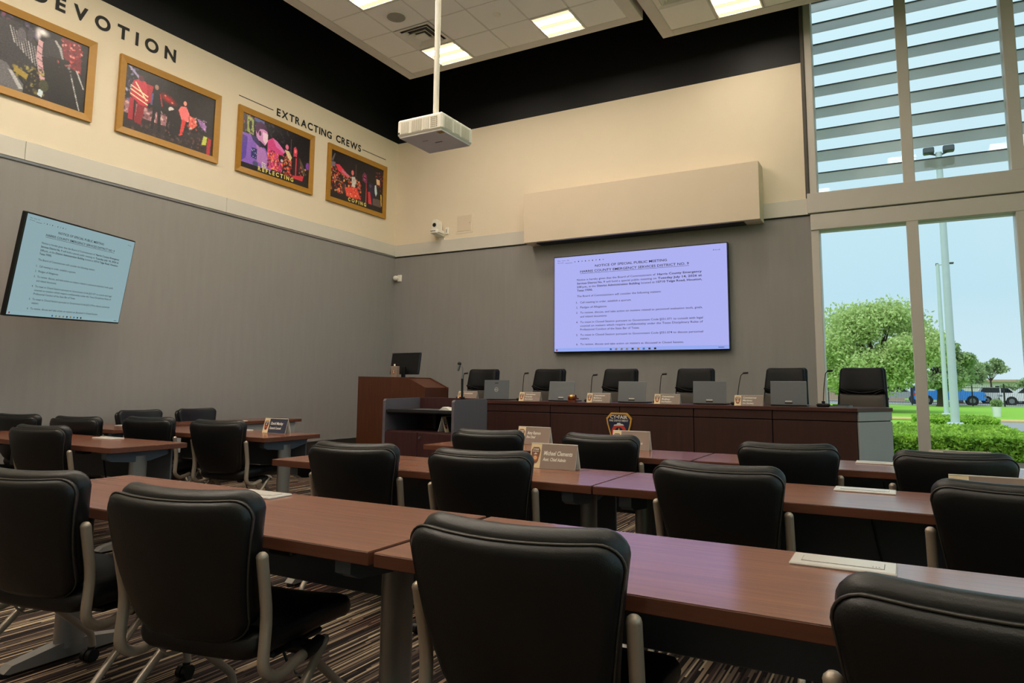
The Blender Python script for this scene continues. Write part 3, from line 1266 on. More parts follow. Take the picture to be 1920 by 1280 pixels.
def pic1():
    c = Canvas(190, 126, (24, 21, 24))
    c.specks(30, .30, .62, .0, .22, [(120, 60, 96), (74, 62, 92), (44, 40, 52), (90, 84, 100)], .008, .03)
    c.poly([(.77, .02), (.93, .02), (.95, .46), (.84, .40), (.78, .26)], (110, 30, 40))
    c.specks(60, .77, .95, .04, .44, [(176, 48, 58), (214, 92, 90), (70, 22, 30), (236, 150, 140), (130, 34, 44)], .004, .016)
    c.ell(.61, .07, .075, .075, (255, 252, 248), 0, .9)
    c.ell(.58, .12, .03, .12, (226, 214, 220), 0, .9)
    c.poly([(.585, .18), (.63, .20), (.66, .52), (.70, .80), (.62, .72), (.575, .46)], (196, 150, 158))
    for k in range(6):
        c.poly([(.585, .26 + .09 * k), (.69, .33 + .09 * k), (.69, .342 + .09 * k), (.585, .272 + .09 * k)], (70, 48, 52))
    c.poly([(.28, .10), (.42, .06), (.53, .14), (.58, .30), (.57, .58), (.50, .74), (.36, .70), (.24, .56)], (46, 44, 50))
    for k in range(9):
        x = .36 + .024 * k
        c.poly([(x, .14 + .02 * k), (x + .008, .14 + .02 * k), (x + .055, .36 + .03 * k), (x + .045, .36 + .03 * k)], (150, 146, 148) if k % 3 else (206, 200, 200), .8)
    c.ell(.455, .22, .035, .11, (88, 84, 92))
    c.ell(.52, .17, .022, .10, (62, 58, 66))
    c.poly([(.62, .22), (.66, .10), (.72, .10), (.77, .18), (.80, .34), (.76, .46), (.66, .46), (.62, .36)], (38, 36, 42))
    c.poly([(.72, .10), (.77, .18), (.80, .36), (.785, .36), (.75, .20), (.71, .12)], (176, 170, 172), .85)
    c.poly([(.62, .40), (.82, .38), (.90, .48), (.97, .66), (1.0, .92), (1, 1), (.70, 1), (.66, .72)], (17, 16, 18))
    c.poly([(.66, .36), (.84, .32), (.86, .37), (.68, .44)], (20, 19, 21))
    c.specks(12, .72, .86, .34, .48, [(196, 90, 90), (150, 60, 66), (120, 110, 116)], .006, .016)
    for k in range(8):
        x, y = .855 + .010 * k, .50 + .052 * k
        c.poly([(x, y), (x + .012, y), (x + .034, y + .12), (x + .026, y + .12)], (196, 196, 196) if k % 2 else (120, 118, 118), .8)
    c.poly([(.90, .42), (.915, .42), (.985, .66), (.975, .66)], (210, 206, 206), .8)
    c.specks(90, .42, .66, .58, .94, [(128, 116, 52), (84, 80, 42), (48, 46, 34), (158, 146, 78), (34, 32, 28)], .006, .020)
    c.poly([(.42, .66), (.53, .72), (.52, .80), (.42, .74)], (150, 126, 50))
    c.ell(.655, .80, .04, .09, (60, 62, 40))
    c.poly([(.62, .86), (.655, .88), (.645, .97), (.61, .95)], (196, 208, 214))
    c.poly([(.20, .62), (.36, .66), (.50, .88), (.50, 1), (.26, 1)], (96, 94, 98))
    c.poly([(.38, .74), (.41, .74), (.50, .94), (.47, .96)], (188, 186, 188), .8)
    c.poly([(.0, .2), (.22, .16), (.26, .8), (.1, 1), (0, 1)], (60, 58, 62))
    return c


def pic2():
    c = Canvas(190, 126, (26, 22, 24))
    for k in range(80):
        c.ell(c.r.uniform(.12, .98), c.r.uniform(.02, .5), .035, .05, (48, 42, 36), 0, .95, .22)
    c.poly([(0, .56), (.50, .60), (.50, .78), (0, .76)], (150, 104, 112))
    c.specks(50, 0, .5, .56, .78, [(196, 150, 150), (120, 70, 76), (70, 44, 48), (210, 176, 172)], .006, .03)
    c.poly([(0, .76), (.5, .76), (1, .66), (1, 1), (0, 1)], (44, 34, 36))
    c.specks(70, .1, .95, .76, 1, [(64, 48, 46), (34, 28, 30), (84, 60, 56)], .008, .025)
    c.specks(34, .0, .14, .0, .55, [(120, 112, 160), (60, 52, 84), (196, 184, 206), (84, 60, 96)], .006, .022)
    c.poly([(.02, .02), (.05, .02), (.19, .20), (.17, .22)], (150, 140, 176))
    c.ell(.455, .31, .13, .085, (186, 18, 26), 16, .95)
    c.ell(.42, .27, .015, .02, (255, 120, 100), 0, .8)
    c.ell(.50, .345, .018, .018, (255, 150, 120), 0, .8)
    # firefighter in a red coat, from behind
    c.poly([(.06, .50), (.13, .50), (.12, .84), (.05, .84)], (164, 34, 52))
    c.poly([(.14, .52), (.215, .54), (.185, .88), (.12, .86)], (132, 28, 42))
    c.poly([(.10, .50), (.125, .50), (.115, .84), (.10, .84)], (50, 18, 26))
    c.poly([(.085, .22), (.15, .16), (.21, .18), (.25, .30), (.235, .56), (.15, .56), (.055, .46)], (190, 46, 66))
    c.poly([(.22, .20), (.29, .20), (.29, .46), (.235, .50)], (170, 36, 54))
    for a, b in ((.36, .40), (.43, .47), (.30, .33)):
        c.poly([(.06, a), (.24, a + .09), (.24, a + .108), (.06, a + .018)], (236, 214, 176))
    c.poly([(.10, .24), (.112, .23), (.23, .46), (.222, .48)], (226, 206, 176))
    c.ell(.16, .15, .03, .05, (86, 30, 44))
    # man in black
    c.ell(.325, .19, .022, .045, (150, 110, 96))
    c.poly([(.285, .24), (.36, .24), (.385, .40), (.37, .52), (.30, .52), (.275, .40)], (24, 24, 32))
    c.poly([(.30, .50), (.335, .50), (.315, .88), (.285, .88)], (20, 20, 26))
    c.poly([(.34, .50), (.378, .50), (.395, .90), (.362, .90)], (22, 22, 28))
    c.poly([(.275, .32), (.295, .30), (.29, .50), (.27, .50)], (90, 84, 130))
    c.poly([(.36, .28), (.372, .28), (.40, .46), (.388, .47)], (170, 50, 54))
    # crouching group
    c.ell(.495, .46, .035, .05, (206, 196, 196))
    c.poly([(.46, .50), (.55, .42), (.62, .52), (.62, .80), (.56, .92), (.44, .90)], (22, 18, 22))
    c.ell(.585, .46, .032, .055, (46, 24, 24))
    c.ell(.645, .27, .020, .042, (226, 150, 132))
    c.poly([(.60, .34), (.66, .32), (.70, .42), (.69, .56), (.62, .58), (.575, .42)], (228, 110, 112))
    c.poly([(.62, .54), (.665, .56), (.635, .80), (.60, .84)], (210, 58, 56))
    c.poly([(.70, .44), (.755, .46), (.80, .56), (.74, .66), (.70, .62)], (222, 96, 84))
    c.specks(26, .69, .80, .44, .68, [(240, 150, 130), (190, 60, 60), (226, 190, 180)], .005, .018)
    c.poly([(.79, .44), (.86, .46), (.91, .52), (.90, .62), (.84, .56)], (158, 112, 172))
    c.specks(14, .80, .91, .44, .62, [(206, 160, 210), (110, 70, 130)], .004, .014)
    c.poly([(.88, .70), (.925, .70), (.915, .84), (.86, .86)], (190, 196, 84))
    c.poly([(.93, .70), (.975, .72), (.965, 1), (.925, 1)], (176, 46, 54))
    c.specks(40, .42, .86, .66, .96, [(70, 50, 50), (120, 60, 62), (40, 30, 34), (96, 84, 84)], .006, .018)
    return c


def pic3():
    c = Canvas(190, 126, (22, 18, 24))
    c.specks(26, .36, .66, .02, .34, [(44, 40, 52), (64, 56, 74), (34, 30, 40)], .008, .03)
    c.poly([(.0, .0), (.07, 0), (.09, .30), (0, .36)], (58, 40, 40))
    c.poly([(.06, .02), (.15, .05), (.16, .36), (.07, .32)], (150, 158, 84))
    c.ell(.11, .18, .022, .10, (34, 32, 28))
    c.specks(16, .0, .17, .0, .40, [(176, 70, 74), (196, 190, 150), (90, 110, 60), (60, 40, 60)], .006, .022)
    c.poly([(.16, .0), (.30, .02), (.30, .09), (.17, .08)], (84, 92, 150))
    # the man on the left
    c.poly([(0, .36), (.12, .36), (.20, .44), (.33, .52), (.40, .66), (.43, .90), (0, .90)], (132, 92, 186))
    c.poly([(0, .40), (.08, .42), (.07, .80), (0, .90)], (86, 62, 160))
    c.poly([(.20, .50), (.32, .54), (.38, .72), (.36, .88), (.22, .80)], (172, 118, 186))
    c.poly([(.12, .34), (.19, .36), (.28, .50), (.25, .53), (.15, .44)], (50, 46, 96))
    c.poly([(.175, .16), (.22, .10), (.30, .12), (.355, .22), (.36, .36), (.325, .46), (.27, .46), (.20, .36)], (202, 140, 196))
    c.poly([(.17, .20), (.19, .10), (.25, .05), (.32, .08), (.36, .20), (.30, .17), (.24, .19), (.21, .30)], (70, 30, 72))
    c.poly([(.285, .22), (.355, .24), (.36, .36), (.33, .44), (.29, .38)], (244, 206, 226))
    c.ell(.245, .27, .018, .05, (70, 34, 60))
    c.poly([(.24, .40), (.31, .45), (.31, .51), (.26, .52)], (34, 26, 50))
    c.poly([(.135, .58), (.215, .58), (.215, .78), (.135, .76)], (34, 40, 100))
    c.specks(14, .14, .21, .59, .76, [(236, 236, 246), (90, 100, 190)], .004, .009)
    c.ell(.20, .86, .04, .05, (70, 74, 110))
    c.poly([(.29, .78), (.35, .80), (.35, .90), (.29, .90)], (206, 190, 206))
    for k in range(3):
        c.poly([(.295, .81 + .03 * k), (.345, .82 + .03 * k), (.345, .83 + .03 * k), (.295, .82 + .03 * k)], (60, 40, 60))
    # pink and orange crowd
    c.poly([(.36, .34), (.43, .26), (.52, .34), (.60, .48), (.58, .86), (.40, .86), (.36, .60)], (206, 66, 132))
    c.poly([(.43, .26), (.50, .30), (.62, .44), (.60, .48), (.48, .40)], (214, 110, 176))
    for k in range(260):
        u, v = c.r.uniform(.37, .73), c.r.uniform(.50, .87)
        c.ell(u, v, c.r.uniform(.006, .018), c.r.uniform(.012, .034), [(232, 104, 56), (170, 36, 52), (248, 170, 96), (90, 26, 40), (220, 64, 96), (240, 130, 110), (60, 30, 34)][k % 7], c.r.uniform(-60, 60), .6, .9)
    c.ell(.565, .60, .045, .08, (34, 26, 30))
    c.ell(.575, .63, .022, .03, (210, 190, 200))
    c.ell(.645, .33, .026, .055, (222, 110, 150))
    c.poly([(.61, .40), (.68, .40), (.725, .50), (.70, .58), (.66, .52)], (212, 190, 150))
    c.poly([(.70, .14), (.708, .14), (.708, .42), (.70, .42)], (84, 74, 84))
    c.poly([(.745, .30), (.775, .26), (.805, .32), (.80, .46), (.75, .46)], (196, 64, 88))
    c.ell(.775, .35, .018, .04, (236, 130, 130))
    c.poly([(.74, .46), (.84, .44), (.88, .56), (.86, .82), (.74, .88)], (46, 24, 30))
    c.poly([(.785, .48), (.80, .48), (.80, .88), (.785, .88)], (206, 62, 84))
    c.poly([(.84, .44), (.90, .56), (.94, .72), (.90, .76), (.86, .62)], (84, 70, 58))
    c.specks(14, .85, .95, .62, .82, [(236, 180, 110), (206, 90, 90), (120, 50, 60)], .006, .018)
    c.poly([(.74, .84), (.92, .78), (.90, .90), (.74, .90)], (196, 48, 66))
    c.ell(.975, .56, .03, .08, (120, 60, 160))
    c.rect(0, .42, .90, 1, (24, 21, 23))
    c.rect(.42, 1, .885, 1, (24, 21, 23))
    return c


def pic4():
    c = Canvas(190, 126, (26, 21, 25))
    c.poly([(.01, .22), (.06, .06), (.075, .07), (.035, .25)], (96, 92, 98))
    c.poly([(0, .26), (.08, .24), (.08, .34), (0, .36)], (120, 104, 120))
    for k in range(360):
        u = c.r.uniform(.0, .57)
        v = c.r.uniform(.34 + .20 * u, .86)
        c.ell(u, v, c.r.uniform(.007, .02), c.r.uniform(.014, .038), [(232, 92, 56), (176, 36, 50), (246, 156, 84), (96, 26, 38), (216, 62, 84), (240, 190, 120), (50, 26, 32)][k % 7], c.r.uniform(-60, 60), .6, .9)
    c.poly([(.08, .28), (.15, .26), (.30, .40), (.26, .46), (.14, .40)], (214, 54, 78))
    c.poly([(.20, .34), (.34, .42), (.32, .47), (.20, .40)], (196, 110, 140))
    c.ell(.20, .54, .035, .06, (34, 22, 26))
    c.ell(.24, .72, .03, .12, (70, 48, 44))
    c.poly([(.26, .70), (.48, .62), (.56, .84), (.30, .90)], (222, 72, 60))
    c.specks(20, .28, .55, .66, .88, [(246, 150, 90), (176, 40, 50), (250, 190, 130)], .005, .02)
    c.ell(.395, .33, .026, .06, (216, 112, 120))
    c.poly([(.38, .42), (.44, .40), (.47, .50), (.44, .64), (.39, .62)], (196, 190, 186))
    c.specks(8, .385, .46, .42, .62, [(110, 104, 104), (236, 230, 226)], .004, .012)
    c.poly([(.455, .12), (.464, .12), (.464, .40), (.455, .40)], (84, 70, 74))
    c.poly([(.585, .28), (.62, .22), (.665, .26), (.68, .42), (.66, .48), (.59, .46)], (112, 44, 82))
    c.ell(.63, .34, .026, .06, (176, 70, 120))
    c.poly([(.60, .31), (.665, .33), (.665, .36), (.60, .34)], (44, 22, 40))
    c.poly([(.565, .44), (.60, .42), (.67, .46), (.70, .62), (.70, .94), (.57, .94)], (26, 20, 28))
    c.poly([(.655, .46), (.67, .46), (.675, .92), (.66, .92)], (196, 46, 60))
    c.poly([(.71, .40), (.80, .40), (.84, .56), (.82, .76), (.72, .80)], (36, 30, 60))
    c.ell(.745, .47, .026, .035, (110, 96, 150), 0, .4)
    c.ell(.745, .47, .016, .022, (40, 34, 64), 0, .4)
    c.poly([(.70, .62), (.74, .60), (.79, .92), (.72, .94)], (206, 52, 64))
    for k in range(60):
        c.ell(c.r.uniform(.83, 1.0), c.r.uniform(.06, .56), c.r.uniform(.006, .02), c.r.uniform(.01, .03), [(140, 36, 46), (90, 26, 38), (190, 70, 70), (50, 26, 40)][k % 4], c.r.uniform(-40, 40), .6, .9)
    c.poly([(.86, .26), (.93, .26), (.93, .38), (.87, .38)], (222, 180, 140))
    c.poly([(.83, .42), (.86, .40), (.885, .58), (.86, .66), (.835, .58)], (190, 206, 214))
    c.poly([(.955, .58), (.975, .58), (.985, .84), (.97, .84)], (236, 196, 66))
    c.poly([(.80, .72), (.96, .70), (.98, .90), (.80, .90)], (96, 80, 80))
    c.rect(0, 1, .875, 1, (24, 21, 23))
    return c


PICS = [(2.912, 4.342, pic1, None, 'gold framed photograph of dark crouching figures, cut by the left picture edge'),
        (4.625, 6.035, pic2, None, 'gold framed photograph of a night rescue scene below the last letters of DEVOTION'),
        (6.332, 7.777, pic3, 'REFLECTING', 'gold framed photograph with a purple lit man, captioned REFLECTING'),
        (8.090, 9.558, pic4, 'COPING', 'gold framed photograph nearest the room corner, captioned COPING')]
Z0P, Z1P, FW = 4.145, 5.10, .082
for y0, y1, fn, cap, lab in PICS:
    t = thing('framed_photograph', lab, 'picture', (XW, (y0 + y1) / 2, Z0P), group='gold framed photographs on the left wall')
    hw_ = (y1 - y0) / 2
    hh_ = Z1P - Z0P
    rail = [((-hw_, 0), (hw_, 0), (hw_ - FW, FW), (-hw_ + FW, FW)), ((hw_, 0), (hw_, hh_), (hw_ - FW, hh_ - FW), (hw_ - FW, FW)),
            ((hw_, hh_), (-hw_, hh_), (-hw_ + FW, hh_ - FW), (hw_ - FW, hh_ - FW)), ((-hw_, hh_), (-hw_, 0), (-hw_ + FW, FW), (-hw_ + FW, hh_ - FW))]
    for q in rail:
        mm = MB()
        a = [(.002, p[0], p[1]) for p in q]
        b_ = [(.040, q[0][0], q[0][1]), (.040, q[1][0], q[1][1]), (.026, q[2][0], q[2][1]), (.026, q[3][0], q[3][1])]
        mm.add(a + b_, [(3, 2, 1, 0), (4, 5, 6, 7), (0, 1, 5, 4), (1, 2, 6, 5), (2, 3, 7, 6), (3, 0, 4, 7)], 'gold_frame')
        mm.build('frame_rail', t)
    mm = MB()
    mm.box(.002, .012, -hw_ + FW - .01, hw_ - FW + .01, FW - .01, hh_ - FW + .01, 'ink_black')
    mm.build('backing_board', t)
    fn().apply(.0135, -hw_ + FW, FW, 2 * (hw_ - FW), hh_ - 2 * FW, 'print', t)
    if cap:
        mm = MB()
        wd = .62 if cap == 'REFLECTING' else .40
        for ch, px_ in zip(cap, MB.letter_row(cap, wd + .05, .058, .04)):
            mm.text(ch, (.0145, -wd / 2 - .025 + px_, FW + .03), (0, 1, 0), (0, 0, 1), .058, 'ink_yellow', 'L', lift=.0004, bold=.04, res=4)
        mm.build('caption', t)

t = thing('wall_lettering', 'large black letters DEVOTION high on the cream left wall', 'lettering', (XW, 3.706, 5.298))
for ch, px_ in zip('DEVOTION', MB.letter_row('DEVOTION', 1.71, .158, .038)):
    mm = MB()
    mm.text(ch, (.004, -.07 + px_, 0), (0, 1, 0), (0, 0, 1), .158, 'ink_black', 'L', bold=.038, res=8)
    mm.build('letter', t)
t = thing('wall_lettering', 'smaller black letters EXTRACTING CREWS between two thin lines above the pictures', 'lettering', (XW, 7.02, 5.185))
txt = 'EXTRACTING CREWS'
for ch, px_ in zip(txt, MB.letter_row(txt, 1.865, .112, .03)):
    if ch == ' ':
        continue
    mm = MB()
    mm.text(ch, (.004, px_, 0), (0, 1, 0), (0, 0, 1), .112, 'ink_black', 'L', bold=.03, res=6)
    mm.build('letter', t)
for a, b_ in ((6.338 - 7.02, 6.955 - 7.02), (8.92 - 7.02, 9.55 - 7.02)):
    mm = MB()
    mm.box(.0005, .004, a, b_, .050, .060, 'ink_black')
    mm.build('rule', t)

# ================================================================== SMALL THINGS ON THE BACK WALL
t = thing('access_panel', 'small square cream access panel on the back wall beside the white camera', 'panel', (-6.503, YW, 3.98))
m = MB()
m.box(-.175, .175, -.008, -.001, -.17, .17, 'cream', .002)
m.build('frame', t)
m = MB()
m.box(-.145, .145, -.014, -.0075, -.14, .14, 'bulkhead_cream', .003)
d = m.build('door', t)
m = MB()
m.cyl((.115, -.016, 0), (0, 1, 0), .009, .006, 'grille', 10)
m.build('latch', d)

t = thing('wall_camera', 'white dome shaped meeting camera on a small shelf bracket on the back wall', 'camera', (-6.975, YW - .001, 3.84))
m = MB()
m.prism([(0, -.16), (.006, -.16), (.006, -.02), (-.0, -.02)], -.06, .06, 'white_plastic', lambda a, b, d: (d, -a, b + .05))
m.prism([(0, -.03), (.26, .0), (.26, .012), (0, .012)], -.06, .06, 'white_plastic', lambda a, b, d: (d + (.0), -a, b - .03))
m.build('shelf_bracket', t)
m = MB()
m.prism([(.05, -.085), (.22, -.085), (.26, -.05), (.27, 0), (.26, .05), (.22, .085), (.05, .085)], -.017, .035, 'white_plastic', lambda a, b, d: (b, -a, d))
m.box(-.05, .05, -.274, -.262, .0, .008, 'ink_black')
m.build('base', t)
m = MB()
m.prism([(-.055, .035), (.055, .035), (.06, .14), (.05, .19), (.025, .215), (-.025, .215), (-.05, .19), (-.06, .14)], -.075, -.22, 'white_plastic', lambda a, b, d: (a, d, b))
m.cyl((0, -.222, .115), (0, 1, 0), .045, .012, 'grommet_white', 18)
hd_ = m.build('head', t)
m = MB()
m.cyl((0, -.231, .115), (0, 1, 0), .034, .012, 'black_plastic', 18)
m.build('lens', hd_)
m = MB()
m.box(.085, .15, -.02, -.001, -.02, .10, 'white_plastic', .004)
m.box(.105, .115, -.024, -.02, .01, .07, 'ink_black')
m.build('wall_plate', t)

t = thing('motion_sensor', 'small white sensor box in the corner below the pale band', 'sensor', (-7.90, YW - .001, 3.11))
m = MB()
m.box(-.02, .07, -.03, 0, -.06, .06, 'white_plastic', .006)
m.build('wall_plate', t)
m = MB()
m.sphere((-.02, -.07, 0), .05, 'white_plastic', sc=(1, 1, .9))
m.box(-.035, 0, -.06, -.02, -.02, .02, 'white_plastic')
m.build('sensor_head', t)

# ================================================================== NESTING CHAIRS
def make_chair(label, group):
    t = thing('nesting_chair', label, 'chair', group=group)
    tilt = math.atan2(.125, .46)
    upv = Vector((0, -math.sin(tilt), math.cos(tilt)))
    nv = Vector((0, math.cos(tilt), math.sin(tilt)))
    base = Vector((0, -.225, .445))

    def bf(off):
        return lambda a, b, d: base + Vector((a, 0, 0)) + upv * b + nv * (d + off + .045 * (a / .25) ** 2 - .022 * math.sin(PI * min(1, max(0, b / .46))))
    ol = rrect(.50, .405, .455, .055, .10, 6)
    m_ = MB()
    m_.pillow(ol, .050, 'black_vinyl', bf(0))
    sh = m_.build('back_shell', t)
    m_ = MB()
    loop = [bf(-.004)(a * 1.003, b * 1.002, 0) for a, b in ol]
    m_.tube(loop + [loop[0]], .0032, 'vinyl_seam', 5, caps=False)
    m_.build('piping', sh)
    ol2 = rrect(.495, .41, .455, .06, .10, 6, y0=.012)
    m_ = MB()
    m_.pillow(ol2, .062, 'black_vinyl', bf(.046))
    m_.build('back_cushion', t)

    def sf(a, b, d):
        drop = -.045 * max(0, (b - .12) / .19) ** 2 if b > .12 else 0
        rear = -.012 * max(0, (-b - .15) / .08) ** 2
        return Vector((a, b, .435 + d + drop + rear + .012 * (a / .25) ** 2))
    m_ = MB()
    m_.pillow(rrect(.48, .45, .505, .09, .07, 6, y0=-.225), .085, 'black_vinyl', sf)
    m_.build('seat', t)
    m_ = MB()
    m_.box(-.20, .20, -.12, .12, .372, .392, 'black_plastic', .006)
    m_.tube([(-.25, -.02, .378), (.25, -.02, .378)], .024, 'black_plastic', 10)
    m_.build('seat_pan', t)
    for s in (-1, 1):
        top = base + upv * .275 + nv * .040
        mid = base + upv * .085 + nv * .026
        pts = [(s * .254, top.y, top.z), (s * .250, mid.y, mid.z + .01), (s * .252, mid.y - .012, .385), (s * .252, mid.y + .055, .345), (s * .252, -.045, .372)]
        m_ = MB()
        m_.tube(bez(pts, 5, .05), .0165, 'chair_tube', 10)
        m_.sphere(pts[0], .0168, 'chair_tube', 10, 6)
        u_ = m_.build('upright', t)
        m_ = MB()
        m_.tube([(s * .252, -.055, .370), (s * .252, .03, .382)], .0215, 'black_plastic', 10)
        m_.build('pivot_sleeve', u_)
        m_ = MB()
        m_.tube(bez([(s * .262, .0, .352), (s * .262, .045, .392), (s * .266, .02, .375), (s * .275, -.16, .21), (s * .280, -.27, .105), (s * .280, -.285, .062)], 4, .03), .0135, 'chair_tube', 10)
        m_.build('leg', t)
        m_ = MB()
        m_.tube(bez([(s * .238, -.03, .375), (s * .238, .13, .22), (s * .238, .235, .12), (s * .238, .245, .062)], 4, .05), .0135, 'chair_tube', 10)
        m_.build('leg', t)
        for (x, y) in ((s * .280, -.285), (s * .238, .245)):
            m_ = MB()
            for q in (-1, 1):
                m_.cyl((x + q * .013, y - .012, .0275), (1, 0, 0), .0272, .019, 'black_plastic', 14)
            m_.cyl((x, y - .006, .044), (0, 0, 1), .014, .036, 'black_plastic', 10)
            m_.build('caster', t)
        m_ = MB()
        m_.tube(bez([(s * .245, -.10, .355), (s * .235, -.07, .30), (s * .225, .02, .295), (s * .235, .06, .34)], 4, .04), .0042, 'chair_tube', 6)
        m_.build('wire_guard', t)
    return t


CH = [  # back-top centre x, y, turn in degrees, label
    (-0.797, 1.378, 3, 'nearest black nesting chair, filling the lower middle of the picture at the front table'),
    (-1.895, 1.325, 10, 'black nesting chair at the front table, its whole seat showing, left of nearest chair'),
    (-2.76, 1.31, 11, 'black nesting chair cut by the left picture edge at the end of the front table'),
    (0.147, 1.29, 2, 'black nesting chair cut by the lower right picture corner'),
    (-2.6, 2.85, 9, 'leftmost black nesting chair at the second table row, facing the wood lectern'),
    (-1.81, 2.875, 9, 'black nesting chair in front of the largest taupe name tent, at the second table row'),
    (-0.7, 2.91, -5, 'black nesting chair at the second table row, right of the table seam, below the screen'),
    (0.335, 2.857, 2, 'black nesting chair at the second table row cut by the right picture edge'),
    (-2.6, 4.255, 10, 'black nesting chair at the farthest table row nearest the presenter cart'),
    (-1.775, 4.3, 0, 'black nesting chair at the farthest table row directly below the fire department badge'),
    (-0.588, 4.235, 10, 'black nesting chair at the farthest table row below the fourth and fifth laptops'),
    (0.21, 4.13, 9, 'black nesting chair at the farthest table row in front of the low window'),
    (-5.46, 2.725, 10, 'black nesting chair at the left middle table, second from the left picture edge'),
    (-6.72, 2.78, 7, 'black nesting chair at the left middle table, only its edge and frame in the picture'),
    (-5.12, 3.97, 12, 'black nesting chair in the left far row, in front of the navy name tent'),
    (-6.04, 3.95, 14, 'black nesting chair in the left far row, one place left of the navy name tent'),
    (-6.60, 3.612, 14, 'black nesting chair in the left far row, beyond the end of the left middle table'),
    (-7.50, 3.55, 14, 'smallest black nesting chair at the far left, peeping over another chair back'),
    (-7.75, 4.97, -90, 'nesting chair facing us against the left wall, the left one of two'),
    (-7.75, 5.71, -90, 'nesting chair facing us against the left wall, the right one of two'),
]
GRP = 'black nesting chairs at the meeting tables'
chair0 = None
for x, y, a, lab in CH:
    th = R(a)
    ox, oy = x - math.sin(th) * .375, y + math.cos(th) * .375
    if a == -90:
        ox, oy = x + .375, y
    if chair0 is None:
        chair0 = make_chair(lab, GRP)
        chair0.location = (ox, oy, 0)
        chair0.rotation_euler = (0, 0, th)
        chair0.scale = (1.08, 1.08, .9725)
        bpy.context.view_layer.update()
    else:
        copy_tree(chair0, (ox, oy, 0), th, lab, GRP)


# ================================================================== TABLES
def make_table(name, label, cat, x0, x1, y0, y1, rz=0.0, group=None, panel='slate_panel', cable=True, outlet=0.0, legpos=.14):
    cx, cy = (x0 + x1) / 2, (y0 + y1) / 2
    hl, hd_ = (x1 - x0) / 2, (y1 - y0) / 2
    if rz:
        hl, hd_ = hd_, hl
    t = thing(name, label, cat, (cx, cy, 0), rz, group)
    m_ = MB()
    m_.box(-hl, hl, -hd_, hd_, .702, .7388, 'wood_edge', .002)
    tp = m_.build('tabletop', t)
    m_ = MB()
    m_.box(-hl + .001, hl - .001, -hd_ + .001, hd_ - .001, .7385, .74, 'table_wood')
    m_.build('laminate_sheet', tp)
    for s in (-1, 1):
        lx = s * (hl - legpos)
        m_ = MB()
        n = 18
        ring = [(lx + .037 * math.cos(2 * PI * k / n), .068 * math.sin(2 * PI * k / n)) for k in range(n)]
        m_.add([(a, b, .05) for a, b in ring] + [(a, b, .66) for a, b in ring], [(k, (k + 1) % n, n + (k + 1) % n, n + k) for k in range(n)], 'table_leg', True)
        lg = m_.build('leg', t)
        m_ = MB()
        m_.prism([(-.26, .652), (-.22, .632), (-.07, .618), (.07, .618), (.22, .655), (.25, .70), (-.26, .70)], lx - .03, lx + .03, 'bracket', lambda a, b, d: (d, a, b))
        m_.build('top_bracket', lg)
        m_ = MB()
        m_.prism([(-.27, .022), (-.25, .014), (.25, .014), (.27, .022), (.24, .046), (.06, .075), (-.06, .075), (-.24, .046)], lx - .03, lx + .03, 'table_leg', lambda a, b, d: (d, a, b))
        m_.build('foot', lg)
        for q in (-.25, .25):
            m_ = MB()
            m_.cyl((lx, q, .009), (0, 0, 1), .022, .018, 'black_plastic', 12)
            m_.build('glide', lg)
    m_ = MB()
    m_.box(-hl + .08, hl - .08, .225, .24, .43, .70, panel, .004)
    m_.build('modesty_panel', t)
    m_ = MB()
    m_.box(-hl + .17, hl - .17, -.02, .02, .655, .70, 'bracket', .004)
    m_.build('under_beam', t)
    for q in (-hl * .62, hl * .62):
        m_ = MB()
        m_.box(q - .05, q + .05, -hd_ + .05, -hd_ + .12, .672, .7018, 'black_plastic', .006)
        m_.build('latch_block', t)
    # power outlet let into the top
    ox = outlet
    oy = hd_ * .69
    m_ = MB()
    m_.box(ox - .125, ox + .125, oy - .062, oy + .062, .7395, .7475, 'grommet_white', .003)
    po = m_.build('power_outlet', t)
    m_ = MB()
    m_.box(ox - .098, ox + .098, oy - .032, oy + .032, .7470, .7479, 'grommet_line')
    m_.box(ox - .0965, ox + .0965, oy - .0305, oy + .0305, .7472, .7490, 'grommet_white')
    for k in range(3):
        m_.box(ox + .07 + k * .007, ox + .073 + k * .007, oy - .022, oy - .016, .7485, .7493, 'grommet_line')
    m_.build('flap', po)
    m_ = MB()
    m_.box(ox - .10, ox + .10, oy - .045, oy + .03, .655, .702, 'black_plastic', .006)
    m_.build('socket_box', po)
    if cable:
        m_ = MB()
        m_.tube(bez([(ox + .02, oy - .05, .665), (ox + .06, oy - .035, .42), (ox + .14, oy + .07, .06), (ox + .22, oy + .10, .008), (ox + .42, oy + .10, .008)], 5, .12), .0065, 'black_plastic', 7)
        m_.build('power_cable', t)
    return t


TG = 'wood topped training tables'
make_table('training_table', 'front row training table with the pale outlet plate at its middle, left of the seam', 'table', -3.40, -1.315, 1.545, 2.175, group=TG)
make_table('training_table', 'front row training table reflecting the screen and window, right of the seam', 'table', -1.295, .80, 1.545, 2.175, group=TG, outlet=.085)
make_table('training_table', 'second row training table carrying the largest taupe name tent', 'table', -3.395, -1.295, 3.075, 3.69, group=TG)
make_table('training_table', 'second row training table with a blue window reflection at the right', 'table', -1.285, .82, 3.075, 3.69, group=TG, outlet=.055)
make_table('training_table', 'farthest row training table carrying two taupe name tents, nearest the presenter cart', 'table', -3.28, -1.20, 4.465, 5.05, group=TG)
make_table('training_table', 'farthest row training table in front of the low window at the right', 'table', -1.185, .90, 4.465, 5.05, group=TG, outlet=-.02)
make_table('training_table', 'left middle training table whose pointed corner shows behind the front table', 'table', -7.36, -4.86, 2.955, 3.555, group=TG, outlet=.37)
